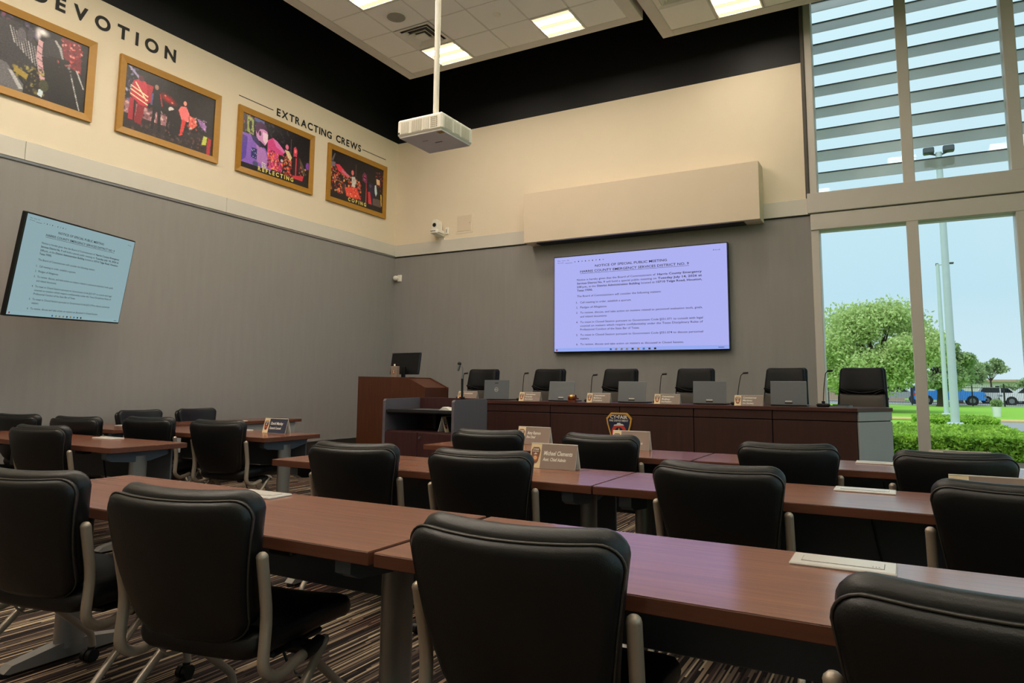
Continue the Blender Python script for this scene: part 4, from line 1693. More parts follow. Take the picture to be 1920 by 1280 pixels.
make_table('training_table', 'left far training table carrying the navy name tent', 'table', -6.70, -4.75, 4.215, 4.86, group=TG, legpos=.11)
make_table('training_table', 'short training table end at the far left beyond the left middle table', 'table', -7.74, -6.72, 4.10, 4.64, group=TG, cable=False, legpos=.07)
make_table('side_table', 'narrow wood topped table along the left wall with window light painted into its front panel', 'table', -7.56, -7.01, 4.86, 6.82, rz=-PI / 2, group=TG, panel='lit_panel', cable=False, legpos=.48)
# right-hand row ends that stand just outside the picture are not built

t = thing('floor_outlet', 'round brass floor outlet ring on the carpet under the second table row', 'outlet', (-2.55, 3.267, 0))
m = MB()
n = 24
m.tube([(.088 * math.cos(2 * PI * k / n), .088 * math.sin(2 * PI * k / n), .004) for k in range(n + 1)], .009, 'brass', 6, caps=False)
m.build('ring', t)
m = MB()
m.cyl((0, 0, .002), (0, 0, 1), .082, .004, 'vent_dark', 20)
m.build('cover', t)


# ================================================================== BADGE AND NAME TENTS
SHIELD = [(-.62, 1.0), (.62, 1.0), (1.0, .62), (.92, .20), (.66, -.62), (.42, -.92), (0, -1.0), (-.42, -.92), (-.66, -.62), (-.92, .20), (-1.0, .62)]


def badge(mb, org, rt, up, hw_, hh_, simple=False, tint=None):
    org, rt, up = Vector(org), Vector(rt).normalized(), Vector(up).normalized()
    nn = rt.cross(up)

    def poly(pts, m_, lift):
        c = org + nn * lift
        vs = [c + rt * (a * hw_) + up * (b * hh_) for a, b in pts]
        mb.add(vs, [tuple(range(len(vs)))[::-1]], m_)
        # seen from the front whichever way the outline runs
    field = tint or 'badge_navy'
    poly(SHIELD, 'badge_gold' if not tint else 'badge_brown', .0006)
    poly([(a * .90, b * .90) for a, b in SHIELD], field, .0010)
    ringm = 'badge_red' if not tint else 'badge_orange'

    def disc(cx, cy, r, m_, lift, n=20):
        poly([(cx + r * math.cos(-2 * PI * k / n), cy + r * math.sin(-2 * PI * k / n) * hw_ / hh_ * 1.0) for k in range(n)], m_, lift)
    disc(0, -.30, .58, ringm, .0014)
    disc(0, -.30, .34, field if not tint else 'plate_cream', .0018)
    st = []
    for k in range(10):
        r = .30 if k % 2 == 0 else .125
        a = PI / 2 - 2 * PI * k / 10
        st.append((r * math.cos(a), -.30 + r * math.sin(a) * hw_ / hh_))
    poly(st, 'badge_gold', .0022)
    hat = [(-.42, .10), (.42, .14), (.30, .24), (.16, .24), (.10, .32), (-.12, .30), (-.18, .20), (-.36, .18)]
    poly(hat[::-1], 'plate_white', .0024)
    c = org + nn * .0026
    mb.text('CY\u2022FAIR', c + up * (hh_ * .60), rt, up, hh_ * .24, 'ink_white', 'C', hw_ * 1.36, bold=.02)
    mb.text('FIRE DEPARTMENT', c + up * (hh_ * .40), rt, up, hh_ * .13, 'ink_white', 'C', hw_ * 1.5, bold=.01)


def name_tent(label, lines, loc, rz=0.0, panel='plate_taupe', length=.285, height=.135, depth=.075, blank_front=False, caps=None):
    """folded name plate: two leaves meeting at a ridge; lines = [(text, cap, y, width)]"""
    t = thing('name_tent', label, 'name plate', loc, rz, 'folded name tents')
    hl = length / 2
    th_ = .0035
    for s, nm in ((-1, 'front_leaf'), (1, 'rear_leaf')):
        m_ = MB()
        p = [(-hl, s * depth / 2, 0), (hl, s * depth / 2, 0), (hl, 0, height), (-hl, 0, height)]
        n_ = Vector((0, s * height, depth / 2)).normalized()
        q = [tuple(Vector(a) - n_ * th_) for a in p]
        f = [(0, 1, 2, 3), (7, 6, 5, 4), (0, 4, 5, 1), (1, 5, 6, 2), (2, 6, 7, 3), (3, 7, 4, 0)]
        if s > 0:
            f = [g[::-1] for g in f]
        m_.add(p + q, f, 'plate_white')
        leaf = m_.build(nm, t)
        rt = Vector((-s, 0, 0))
        upd = (Vector((0, 0, height)) - Vector((0, s * depth / 2, 0))).normalized()
        slope = math.hypot(height, depth / 2)
        o0 = Vector((0, s * depth / 2, 0)) + n_ * .0006

        def quad(mb, u0, u1, m_name, lift):
            o = o0 + n_ * lift
            mb.add([o + rt * u0 + upd * .001, o + rt * u1 + upd * .001, o + rt * u1 + upd * (slope - .001), o + rt * u0 + upd * (slope - .001)], [(0, 1, 2, 3)], m_name)
        xs = -hl + length * .235
        m_ = MB()
        quad(m_, xs, hl, panel, 0)
        m_.build('colour_panel', leaf)
        m_ = MB()
        quad(m_, -hl, xs, 'plate_cream', 0)
        m_.build('cream_panel', leaf)
        m_ = MB()
        badge(m_, o0 + rt * ((-hl + xs) / 2) + upd * (slope * .50) + n_ * .0004, rt, upd, length * .098, slope * .33, tint='badge_brown' if panel == 'plate_taupe' else None)
        m_.build('badge', leaf)
        if lines:
            m_ = MB()
            for tx, cap, yv, wd in lines:
                m_.text(tx, o0 + n_ * .0006 + rt * (xs + length * .06 - (.5 - yv) * .012) + upd * (slope * yv), rt, upd, cap * slope, 'ink_white', 'L', wd * length, shear=.18, bold=.022)
            m_.build('lettering', leaf)
    return t


name_tent('largest taupe name tent, on the second table row left of the seam', [('Michael Clements', .17, .53, .62), ('Asst. Chief Admin', .13, .30, .50)], (-1.735, 3.60, .7416))
name_tent('taupe name tent reading Fire Chief at the farthest table row', [('Amy Ramon', .17, .56, .42), ('Fire Chief', .13, .34, .28)], (-2.585, 5.0, .7416))
name_tent('taupe name tent half hidden by a chair, right below the fire department badge', [('Scalise', .17, .56, .30), ('Chief Operations', .13, .30, .54)], (-1.775, 4.99, .7416))
name_tent('navy name tent reading General Counsel on the left far table', [('David Manley', .18, .56, .54), ('General Counsel', .16, .26, .50)], (-5.15, 4.70, .7416), panel='plate_navy', length=.30)
name_tent('taupe name tent just showing above the chair at the right edge on the second row', [], (.278, 3.29, .7416), length=.285, height=.128)
name_tent('taupe name tent whose top shows above the chair before the low window', [], (.245, 4.545, .7416), length=.285, height=.128)

# ================================================================== DAIS
DZ = 1.02
t = thing('dais_desk', 'long dark wood dais desk with panelled front below the big screen', 'desk', (0, 0, 0))
XL = -5.30
plan = [(XL, 7.225), (-.394, 7.225), (-.13, 7.66), (-.20, 7.955), (XL, 7.955)]
m = MB()
m.prism([(XL, 7.19), (-.385, 7.19), (-.105, 7.65), (-.17, 7.97), (XL, 7.97)], DZ - .032, DZ, 'dais_top', lambda a, b, d: (a, b, d))
m.build('worktop', t)
m = MB()
m.prism([(a, b + .004) for a, b in plan[:3]] + plan[3:], .0, DZ - .033, 'groove', lambda a, b, d: (a, b, d))
m.build('carcass', t)
seams = [XL, -4.366, -3.529, -2.696, -1.897, -1.1316, -.394]
for a, b in zip(seams[:-1], seams[1:]):
    for z0, z1, nm in ((.90, DZ - .034, 'apron_panel'), (.015, .892, 'front_panel')):
        m = MB()
        m.box(a + .004, b - .004, 7.205, 7.226, z0, z1, 'dais_wood', .003)
        m.build(nm, t)
d_ = Vector((.264, .435, 0)).normalized()
n_ = Vector((d_.y, -d_.x, 0))
Me = Matrix.Translation((-.394, 7.225, 0)) @ Matrix(((d_.x, -n_.x, 0, 0), (d_.y, -n_.y, 0, 0), (0, 0, 1, 0), (0, 0, 0, 1)))
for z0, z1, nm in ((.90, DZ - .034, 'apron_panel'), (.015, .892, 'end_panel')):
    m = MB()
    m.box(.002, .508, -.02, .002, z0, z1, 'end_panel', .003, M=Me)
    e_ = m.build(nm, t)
    e_['label'] = 'pale angled end of the dais desk, window light painted into its colour'

t = thing('fire_badge_plaque', 'navy and gold fire department shield on the front of the dais desk', 'emblem', (-2.696, 7.204, .765))
hw_, hh_ = .145, .155
m = MB()
m.prism([(a * hw_, b * hh_) for a, b in SHIELD], -.018, -.0005, 'badge_gold', lambda a, b, d: (a, d, b))
m.build('shield', t)
m = MB()
badge(m, (0, -.0185, 0), (1, 0, 0), (0, 0, 1), hw_ * .985, hh_ * .985)
m.build('emblem', t)

TENTS = [(-4.765, 7.40, 'name tent on the dais left end, partly behind the tall microphone', ('Commissioner', '', '')),
         (-3.85, 7.33, 'second name tent from the left on the dais desk', ('Commissioner', 'Fernandez', 'Secretary')),
         (-2.97, 7.30, 'middle name tent on the dais desk, above the badge', ('Commissioner', 'MacKinnon', 'President')),
         (-2.19, 7.29, 'fourth name tent from the left on the dais desk', ('Commissioner', 'Robey', 'Vice President')),
         (-1.36, 7.29, 'rightmost name tent on the dais desk', ('Commissioner', 'Martinez', 'Asst. Secretary'))]
for k, (x, y, lab, ln) in enumerate(TENTS):
    ls = [(ln[0], .16, .68, .48)]
    if k != 0:
        ls += [(ln[1], .16, .42, .34), (ln[2], .13, .18, .40)]
    else:
        pass        # the other lines of this one cannot be read
    name_tent(lab, ls, (x, y, DZ + .0014), R(0), length=.275, height=.105, depth=.07)


def laptop(x, y, label, w_, h_, lean, rz=0.0, logo=False, pos=1):
    t = thing('laptop', label, 'laptop', (x, y, DZ + .0005), rz, 'silver laptops on the dais desk')
    m_ = MB()
    m_.box(-w_ / 2, w_ / 2, .0, .215, .002, .016, 'laptop_dark', .004)
    m_.build('base', t)
    ML = Matrix.Translation((0, 0, .012)) @ Matrix.Rotation(R(lean), 4, 'X')
    m_ = MB()
    m_.box(-w_ / 2, w_ / 2, -.004, .004, .0, h_, 'laptop_silver', .003, M=ML)
    ld = m_.build('lid', t)
    m_ = MB()
    m_.box(-w_ / 2 + .008, w_ / 2 - .008, .004, .0055, .008, h_ - .008, 'laptop_dark', M=ML)
    m_.build('display', ld)
    m_ = MB()
    if logo:
        n = 24
        for r0, r1 in ((.026, .0225),):
            vs = [ML @ Vector((r0 * math.cos(2 * PI * k / n), -.0045, h_ * .50 + r0 * math.sin(2 * PI * k / n))) for k in range(n)]
            vs += [ML @ Vector((r1 * math.cos(2 * PI * k / n), -.0045, h_ * .50 + r1 * math.sin(2 * PI * k / n))) for k in range(n)]
            m_.add(vs, [(k, (k + 1) % n, n + (k + 1) % n, n + k) for k in range(n)], 'ink_white')
        o_ = ML @ Vector((0, -.0046, h_ * .50 - .006))
        m_.text('DELL', o_, (1, 0, 0), ML.to_3x3() @ Vector((0, 0, 1)), .012, 'ink_white', 'C', .036, bold=.02)
        m_.box(-.025, .025, -.0052, -.003, h_ * .82, h_ * .86, 'laptop_dark', M=ML)
    else:
        m_.box(-.032, .032, -.0052, -.003, .030, .042, 'grommet_white', M=ML)
        m_.box(-.036, .036, -.0052, -.003, .012, .026, 'laptop_dark', M=ML)
    m_.build('lid_mark', ld)


laptop(-4.405, 7.48, 'leftmost silver laptop with a round logo on its open lid, on the dais desk', .355, .235, -4, 0, True)
laptop(-3.51, 7.45, 'second silver laptop from the left, beside the small gavel block', .335, .225, -10, R(-3))
laptop(-2.645, 7.45, 'middle silver laptop on the dais desk, right of the middle name tent', .325, .228, -8, R(-2))
laptop(-1.79, 7.45, 'fourth silver laptop on the dais desk, below the right end of the big screen', .345, .232, -5)
laptop(-1.01, 7.45, 'rightmost silver laptop on the dais desk, below the window jamb', .34, .236, -4)

t = thing('gavel_block', 'small wooden sounding block with a brass banded gavel head on the dais desk', 'gavel', (-3.31, 7.33, DZ + .0005))
m = MB()
m.cyl((0, 0, .012), (0, 0, 1), .055, .024, 'gavel_wood', 20)
m.build('block', t)
m = MB()
m.cyl((0, 0, .054), (1, 0, 0), .030, .085, 'gavel_wood', 18)
m.build('gavel_head', t)
m = MB()
m.cyl((0, 0, .054), (1, 0, 0), .0315, .028, 'brass', 18)
m.build('band', t)
m = MB()
m.tube([(0, .03, .054), (0, .17, .035)], .009, 'gavel_wood', 8)
m.build('handle', t)


def gooseneck(x, y, label, h_, lean, z=None):
    t = thing('gooseneck_microphone', label, 'microphone', (x, y, DZ + .0005 if z is None else z), 0, 'gooseneck microphones on the dais desk')
    m_ = MB()
    m_.box(-.06, .06, -.05, .05, 0, .032, 'black_plastic', .010)
    m_.cyl((0, .01, .04), (0, 0, 1), .016, .03, 'black_plastic', 12)
    m_.build('base', t)
    m_ = MB()
    m_.tube(bez([(0, .01, .04), (lean * .15, .01, h_ * .5), (lean * .6, .0, h_ * .93), (lean, -.0, h_)], 5, .08), .0042, 'black_plastic', 7)
    m_.build('neck', t)
    m_ = MB()
    m_.cyl((lean + .022, 0, h_ + .001), (1, 0, .08), .0105, .05, 'black_plastic', 10)
    m_.build('capsule', t)
    return t


gooseneck(-.70, 7.52, 'gooseneck microphone with a wide base at the right end of the dais, before the window', .35, .05)
gooseneck(-1.52, 7.52, 'gooseneck microphone between the fourth and fifth laptops', .33, .07)
gooseneck(-2.36, 7.55, 'gooseneck microphone against the fourth leather chair', .32, .04)
gooseneck(-3.18, 7.55, 'gooseneck microphone beside the middle leather chair', .31, .04)
gooseneck(-4.08, 7.55, 'gooseneck microphone against the second leather chair from the left', .33, .04)
gooseneck(-4.98, 7.58, 'gooseneck microphone against the leftmost leather chair', .33, .04)

t = thing('paper_tray', 'silver and black oval tray with papers beside the rightmost microphone', 'tray', (-.54, 7.44, DZ + .0005))
m = MB()
m.prism(rrect(.20, .20, .10, .045, .045, 5), 0, .018, 'laptop_silver', lambda a, b, d: (a, b, d))
m.build('tray', t)
m = MB()
m.prism(rrect(.15, .15, .07, .03, .03, 5, y0=.015), .018, .026, 'black_plastic', lambda a, b, d: (a, b, d))
m.build('lid', t)


# ------------------------------------------------------------------ leather chairs behind the dais
def make_exec(label, group):
    t = thing('leather_armchair', label, 'chair', group=group)
    tilt = R(7)
    upv, nv = Vector((0, -math.sin(tilt), math.cos(tilt))), Vector((0, math.cos(tilt), math.sin(tilt)))
    base = Vector((0, -.22, .47))

    def bf(off, bow=.03):
        return lambda a, b, d: base + Vector((a, 0, 0)) + upv * b + nv * (d + off + bow * (a / .25) ** 2 + .03 * math.sin(PI * min(1, max(0, b / .72))))
    m_ = MB()
    m_.pillow(rrect(.46, .53, .72, .045, .06, 6), .075, 'black_leather', bf(-.03))
    m_.build('back_shell', t)
    m_ = MB()
    m_.pillow(rrect(.43, .46, .285, .04, .03, 6, y0=.425), .085, 'black_leather', bf(.02), ((1, 0), (.985, .45), (.95, .75), (.86, .93), (.6, 1), (.3, 1)))
    up_ = m_.build('upper_pad', t)
    m_ = MB()
    m_.tube([bf(.062)(a, .425 + .035 * (abs(a) / .2) ** 2 * 1.2, 0) for a in (-.215, -.16, -.1, 0, .1, .16, .215)], .008, 'black_leather', 6)
    m_.tube([bf(.060)(a, .395 + .055 * (abs(a) / .2) ** 2, 0) for a in (-.225, -.17, -.12)], .007, 'black_leather', 6)
    m_.tube([bf(.060)(a, .395 + .055 * (abs(a) / .2) ** 2, 0) for a in (.12, .17, .225)], .007, 'black_leather', 6)
    m_.build('pad_fold', up_)
    m_ = MB()
    m_.pillow(rrect(.45, .48, .42, .02, .05, 6), .07, 'lit_leather', bf(.012))
    m_.build('lower_pad', t)
    m_ = MB()
    m_.pillow(rrect(.50, .50, .50, .08, .05, 6, y0=-.22), .12, 'black_leather', lambda a, b, d: Vector((a, b, .44 + d - (.03 * ((b - .1) / .18) ** 2 if b > .1 else 0))))
    m_.build('seat', t)
    for s in (-1, 1):
        m_ = MB()
        m_.tube(bez([(s * .21, -.2, .44), (s * .22, -.18, .60), (s * .22, .16, .60), (s * .21, .14, .42)], 5, .06), .018, 'black_plastic', 8)
        m_.box(s * .22 - .03, s * .22 + .03, -.14, .14, .61, .63, 'black_leather', .008)
        m_.build('armrest', t)
    m_ = MB()
    m_.cyl((0, 0, .24), (0, 0, 1), .028, .30, 'black_plastic', 12)
    m_.build('gas_lift', t)
    for k in range(5):
        a = 2 * PI * k / 5 + .3
        m_ = MB()
        m_.tube([(0, 0, .115), (.30 * math.cos(a), .30 * math.sin(a), .07)], .024, 'black_plastic', 8, r2=.016)
        m_.build('leg', t)
        m_ = MB()
        m_.cyl((.30 * math.cos(a), .30 * math.sin(a), .03), (-math.sin(a), math.cos(a), 0), .03, .045, 'black_plastic', 12)
        m_.build('caster', t)
    return t


EX = [(-5.225, 8.30, .25, 6, 'leftmost black leather high-backed chair behind the dais, by the first laptop'),
      (-4.22, 8.30, .20, -4, 'second black leather high-backed chair from the left behind the dais'),
      (-3.21, 8.32, .215, -4, 'middle black leather high-backed chair behind the dais, below the screen'),
      (-2.24, 8.32, .215, -3, 'fourth black leather high-backed chair behind the dais, right of the badge'),
      (-1.22, 8.32, .165, -8, 'fifth black leather high-backed chair behind the dais, beside the window jamb'),
      (-.425, 8.34, .20, -6, 'rightmost black leather high-backed chair, seen against the trees in the window')]
ex0 = None
for x, y, dz, a, lab in EX:
    th = PI + R(a)
    zz = .25
    if ex0 is None:
        ex0 = make_exec(lab, 'leather chairs behind the dais')
        ex0.location = (x, y, zz)
        ex0.rotation_euler = (0, 0, th)
        bpy.context.view_layer.update()
    else:
        copy_tree(ex0, (x, y, zz), th, lab, 'leather chairs behind the dais')

# ================================================================== PRESENTER CART AND LECTERN
t = thing('presenter_cart', 'dark open-shelved presenter cart with grey side panel in front of the dais', 'lectern', (-4.36, 5.82, 0))
hw_, dp = .452, .63
for s, nm in ((-1, 'side_panel'), (1, 'side_panel')):
    m = MB()
    x0 = s * hw_
    ol_ = [(0, .03), (dp, .03), (dp, 1.035), (dp - .02, 1.058), (.02, 1.05), (0, 1.03)]
    m.prism(ol_, min(x0, x0 - s * .032), max(x0, x0 - s * .032), 'cart_side', lambda a, b, d: (d, a, b))
    m.build(nm, t)
m = MB()
m.box(-hw_ + .032, hw_ - .032, dp - .025, dp - .003, .03, 1.06, 'cart_wood', .002)
m.build('back_panel', t)
m = MB()
m.box(-hw_ + .033, hw_ - .033, .012, dp - .026, .905, .94, 'black_plastic', .004)
m.build('work_surface', t)
m = MB()
m.box(-hw_ + .06, hw_ - .033, .0, .012, .915, .948, 'laptop_dark', .003)
m.build('surface_edge', t)
m = MB()
m.box(-hw_ + .033, hw_ - .033, .03, dp - .026, .70, .725, 'cart_wood', .003)
m.build('shelf', t)
m = MB()
m.box(-.02, .02, .30, .50, .74, .90, 'black_plastic', .004)
m.build('equipment_block', t)
for s in (-1, 1):
    m = MB()
    m.box(min(s * .003, s * (hw_ - .035)), max(s * .003, s * (hw_ - .035)), .004, .024, .06, .715, 'cart_wood', .003)
    dr = m.build('door', t)
    if s > 0:
        m = MB()
        m.cyl((.035, -.002, .665), (0, 1, 0), .012, .014, 'chrome_strip', 12)
        m.build('lock', dr)
m = MB()
m.box(-hw_ + .033, hw_ - .033, .03, dp - .03, .0, .06, 'groove')
m.build('plinth', t)
name_tent('name tent standing end-on inside the open shelf of the presenter cart', [], (-4.10, 6.03, .7262), R(78), panel='plate_navy', length=.23, height=.155, depth=.11)
t = thing('paper_stack', 'small white folded papers lying on the presenter cart top', 'paper', (-4.16, 6.06, .9402))
m = MB()
m.prism([(-.07, 0), (.07, 0), (.03, .028), (-.02, .034)], -.05, .05, 'plate_white', lambda a, b, d: (a, d, b))
m.build('folded_sheet', t)
m = MB()
m.box(-.36, -.08, -.10, .11, 0, .004, 'cart_side')
m.build('sheet', t)

t = thing('microphone_stand', 'black microphone on a thin stand rising from the presenter cart', 'microphone', (-4.205, 6.41, 1.0605))
m = MB()
m.cyl((0, 0, .006), (0, 0, 1), .03, .012, 'black_plastic', 14)
m.build('base', t)
m = MB()
m.cyl((0, 0, .11), (0, 0, 1), .013, .20, 'black_plastic', 10)
m.build('shaft', t)
m = MB()
m.tube(bez([(0, 0, .20), (.005, 0, .33), (-.02, -.01, .345)], 5, .04), .006, 'chrome_strip', 8)
m.build('neck', t)
m = MB()
m.cyl((-.045, -.015, .335), (-.35, -.1, -.9), .017, .075, 'chrome_strip', 12, r2=.024)
m.sphere((-.034, -.012, .372), .022, 'black_plastic', 10, 6)
m.build('capsule', t)

t = thing('wood_lectern', 'tall reddish wood lectern with sloped right side in the room corner', 'lectern', (-6.16, 7.6, 0))
prof = [(-.585, .0), (.585, 0), (.585, 1.165), (.275, 1.30), (-.585, 1.312)]
m = MB()
m.prism(prof, 0, .025, 'lectern_wood', lambda a, b, d: (a, d, b))
m.build('front_panel', t)
m = MB()
m.prism(prof, .525, .55, 'lectern_wood', lambda a, b, d: (a, d, b))
m.build('rear_panel', t)
for (x0, x1, nm) in ((-.585, -.56, 'side_panel'), (.56, .585, 'side_panel')):
    m = MB()
    m.box(x0, x1, .0255, .5245, 0, 1.28 if x0 < 0 else 1.14, 'lectern_wood')
    m.build(nm, t)
m = MB()
m.box(-.559, .275, .0255, .5245, 1.265, 1.29, 'lectern_wood', .003)
m.build('top', t)
m = MB()
m.prism([(.275, 1.262), (.275, 1.287), (.56, 1.163), (.56, 1.138)], .026, .524, 'lectern_wood', lambda a, b, d: (a, d, b))
m.build('sloped_desk', t)

t = thing('desktop_monitor', 'black monitor seen from behind on top of the wood lectern', 'monitor', (-6.12, 7.86, 1.2905), R(-4))
m = MB()
Mm = Matrix.Translation((0, 0, .05)) @ Matrix.Rotation(R(-9), 4, 'X')
m.box(-.265, .265, -.035, 0, 0, .305, 'tv_bezel', .008, M=Mm)
m.build('casing', t)
m = MB()
m.box(-.258, .258, .0002, .003, .008, .297, 'laptop_dark', M=Mm)
m.build('display', t)
m = MB()
m.box(-.265, .265, -.036, .001, .303, .309, 'laptop_silver', M=Mm)
m.build('top_trim', t)
m = MB()
m.box(-.03, .03, -.05, -.02, .0, .16, 'black_plastic', .004)
m.box(-.12, .12, -.11, .08, 0, .012, 'laptop_dark', .004)
m.build('stand', t)
t = thing('display_box', 'small white box with a brown badge in front of the monitor on the lectern', 'box', (-6.17, 7.70, 1.2905))
m = MB()
m.box(-.055, .055, -.03, .03, 0, .165, 'plate_taupe', .004)
m.build('box', t)
m = MB()
m.cyl((-.01, 0, .18), (0, 0, 1), .012, .03, 'white_plastic', 10)
m.build('cap', t)
m = MB()
badge(m, (0, -.0305, .085), (1, 0, 0), (0, 0, 1), .026, .032, tint='badge_brown')
m.build('badge', t)

# ================================================================== OUTSIDE
GZ = -.30
m = MB()
m.box(-60, 90, YW + .36, 260, GZ - .5, GZ, 'lawn')
m.box(XR + .36, 90, -80, YW + .36, GZ - .5, GZ, 'lawn')
m.box(-60, XR + .36, -80, YR - .36, GZ - .5, GZ, 'lawn')
struct(m.build('ground'))
m = MB()
m.box(-12, 30, YW + .36, 15.0, GZ + .001, GZ + .05, 'concrete')
struct(m.build('walkway'))
m = MB()
m.box(-12, 30, 15.0, 15.35, GZ + .001, GZ + .13, 'concrete', .03)
struct(m.build('walk_curb'))
m = MB()
m.box(3.2, 80, 30.8, 39.2, GZ + .001, GZ + .03, 'asphalt')
m.box(3.6, 11, 15.4, 30.8, GZ + .001, GZ + .03, 'asphalt')
struct(m.build('driveway'))
m = MB()
m.box(-30, 80, 39.2, 39.8, GZ + .001, GZ + .14, 'curb_yellow', .04)
struct(m.build('road_curb'))
m = MB()
m.box(-40, 90, 77.5, 104, GZ + .001, GZ + .03, 'asphalt')
struct(m.build('parking_lot'))
m = MB()
m.box(-4.5, 3.2, 15.4, 17.6, GZ + .001, GZ + .035, 'mulch')
struct(m.build('planting_bed'))


def leaves(mb, n, pos, size, m_, flat=.0):
    """n small leaf quads; pos() -> point"""
    P = np.array([pos() for _ in range(n)])
    a = rng.normal(size=(n, 3))
    a /= np.linalg.norm(a, axis=1)[:, None]
    b = rng.normal(size=(n, 3))
    b -= a * (a * b).sum(1)[:, None]
    b /= np.linalg.norm(b, axis=1)[:, None]
    s = rng.uniform(size[0], size[1], n)[:, None]
    q = np.stack([P - a * s, P - b * s * .55, P + a * s, P + b * s * .55], 1).reshape(-1, 3)
    o = len(mb.v)
    mb.v += [tuple(p) for p in q]
    k = mb.mi(m_)
    mb.f += [(o + 4 * i, o + 4 * i + 1, o + 4 * i + 2, o + 4 * i + 3) for i in range(n)]
    mb.m += [k] * n
    mb.sm += [False] * n


def hedge(label, x0, x1, y0, y1, h_, n):
    t = thing('clipped_hedge', label, 'hedge', ((x0 + x1) / 2, (y0 + y1) / 2, GZ))
    a, b = (x1 - x0) / 2, (y1 - y0) / 2
    m_ = MB()
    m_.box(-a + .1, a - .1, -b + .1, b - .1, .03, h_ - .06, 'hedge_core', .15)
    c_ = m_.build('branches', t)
    m_ = MB()

    def pos():
        f = random.random()
        if f < .55:
            return (random.uniform(-a, a), random.uniform(-b, b), h_ - .03 + random.gauss(0, .03))
        if f < .85:
            return (random.uniform(-a, a), -b + random.gauss(.04, .05), random.uniform(.05, h_))
        s = random.choice((-1, 1))
        return (s * (a - abs(random.gauss(.03, .04))), random.uniform(-b, b), random.uniform(.05, h_))
    leaves(m_, n, pos, (.03, .065), 'leaf_hedge')
    o = m_.build('foliage', t)
    o['kind'] = 'stuff'


hedge('long bright green clipped hedge just outside the low window', -4.2, 2.35, 17.7, 23.4, .52, 26000)
hedge('second green clipped hedge behind the first, round the nearest light pole', .2, 2.75, 28.6, 32.6, .50, 8000)


def tree(label, x, y, rx, rz_, zc, trunk_r, n, m_, lobes, seed, sz=(.10, .2), name='leafy_tree', group='trees outside the window'):
    rs = random.Random(seed)
    t = thing(name, label, 'tree', (x, y, GZ), group=group)
    mb = MB()
    mb.tube([(0, 0, -.1), (.05, 0, zc * .35), (-.05, .05, zc * .75)], trunk_r * 1.25, 'bark', 9, r2=trunk_r * .8)
    mb.cyl((0, 0, .05), (0, 0, 1), trunk_r * 1.7, .3, 'bark', 10, r2=trunk_r * 1.2)
    mb.build('trunk', t)
    L_ = []
    for k in range(lobes):
        a, u = rs.uniform(0, 2 * PI), rs.uniform(-.75, .95)
        r = math.sqrt(max(0, 1 - u * u)) * rs.uniform(.55, .95)
        L_.append((rx * r * math.cos(a), rx * r * math.sin(a), zc + rz_ * u * .82, rs.uniform(.26, .46) * rx))
    mb = MB()
    for lx, ly, lz, lr in L_:
        mb.tube([(0, 0, zc * .62), (lx * .5, ly * .5, (lz + zc * .62) / 2 + .1), (lx, ly, lz)], trunk_r * .34, 'bark', 5, r2=.02)
    mb.build('branches', t)
    mb = MB()

    def pos():
        lx, ly, lz, lr = L_[rs.randrange(len(L_))]
        while True:
            v = (rs.gauss(0, 1), rs.gauss(0, 1), rs.gauss(0, 1))
            d = math.sqrt(sum(q * q for q in v)) or 1
            break
        r = lr * (rs.random() ** .45) * rs.uniform(.85, 1.12)
        return (lx + v[0] / d * r, ly + v[1] / d * r, lz + v[2] / d * r * .72)
    leaves(mb, n, pos, sz, m_)
    o = mb.build('foliage', t)
    o['kind'] = 'stuff'
    return t


tree('large light green oak tree filling the low left window pane', -1.52, 52.5, 4.1, 3.1, 3.95, .30, 42000, 'leaf_light', 46, 3, (.07, .15))
tree('darker tree standing behind the oak, right of the window mullion', 2.75, 73, 2.7, 2.6, 3.4, .25, 16000, 'leaf_dark', 30, 5, (.10, .2))
tree('mid-sized dark tree to the right of the two light poles', 5.15, 88, 2.3, 1.85, 3.2, .2, 9000, 'leaf_dark', 22, 8, (.11, .2))
tree('thin small tree with an open crown at the far right', 8.9, 99, 1.8, 1.1, 4.0, .11, 2600, 'leaf_dark', 12, 12, (.11, .2))
tree('low dark tree mostly hidden behind the oak at the left', -4.6, 64, 3.0, 2.4, 2.9, .25, 12000, 'leaf_dark', 26, 21, (.11, .22))
tree('low round bush tree in front of the white far building', 12.6, 106, 2.0, .8, 1.7, .1, 4000, 'leaf_dark', 12, 31, (.11, .2))


def light_pole(label, x, y, h_, r, kind):
    t = thing('light_pole', label, 'light pole', (x, y, GZ), group='light poles outside')
    m_ = MB()
    m_.tube([(0, 0, .2), (0, 0, h_)], r, 'pole_paint', 14, r2=r * .72)
    m_.build('pole', t)
    m_ = MB()
    zb_ = .28 if kind == 'flood' else 0
    m_.box(-r * 1.8, r * 1.8, -r * 1.8, r * 1.8, zb_, zb_ + .2, 'pole_paint', .03)
    if zb_:
        m_.cyl((0, 0, zb_ / 2), (0, 0, 1), r * 2.2, zb_, 'concrete', 16)
    m_.build('base', t)
    if kind == 'flood':
        for dx, dz in ((-.28, 0), (.28, 0), (-.26, -.42), (.26, -.42)):
            m_ = MB()
            m_.box(dx - .16, dx + .16, -.16, .12, h_ + dz - .02, h_ + dz + .18, 'louver_dark', .03)
            m_.tube([(0, 0, h_ + dz - .1), (dx, 0, h_ + dz - .0)], .03, 'louver_dark', 6)
            m_.build('flood_lamp', t)
    else:
        m_ = MB()
        m_.tube([(0, 0, h_ - .05), (.5, 0, h_)], .035, 'pole_paint', 6)
        m_.box(.3, .78, -.12, .12, h_ - .03, h_ + .06, 'louver_dark', .02)
        m_.box(-.1, .05, -.06, .06, h_ - .1, h_ + .05, 'louver_dark', .02)
        m_.build('lamp_head', t)


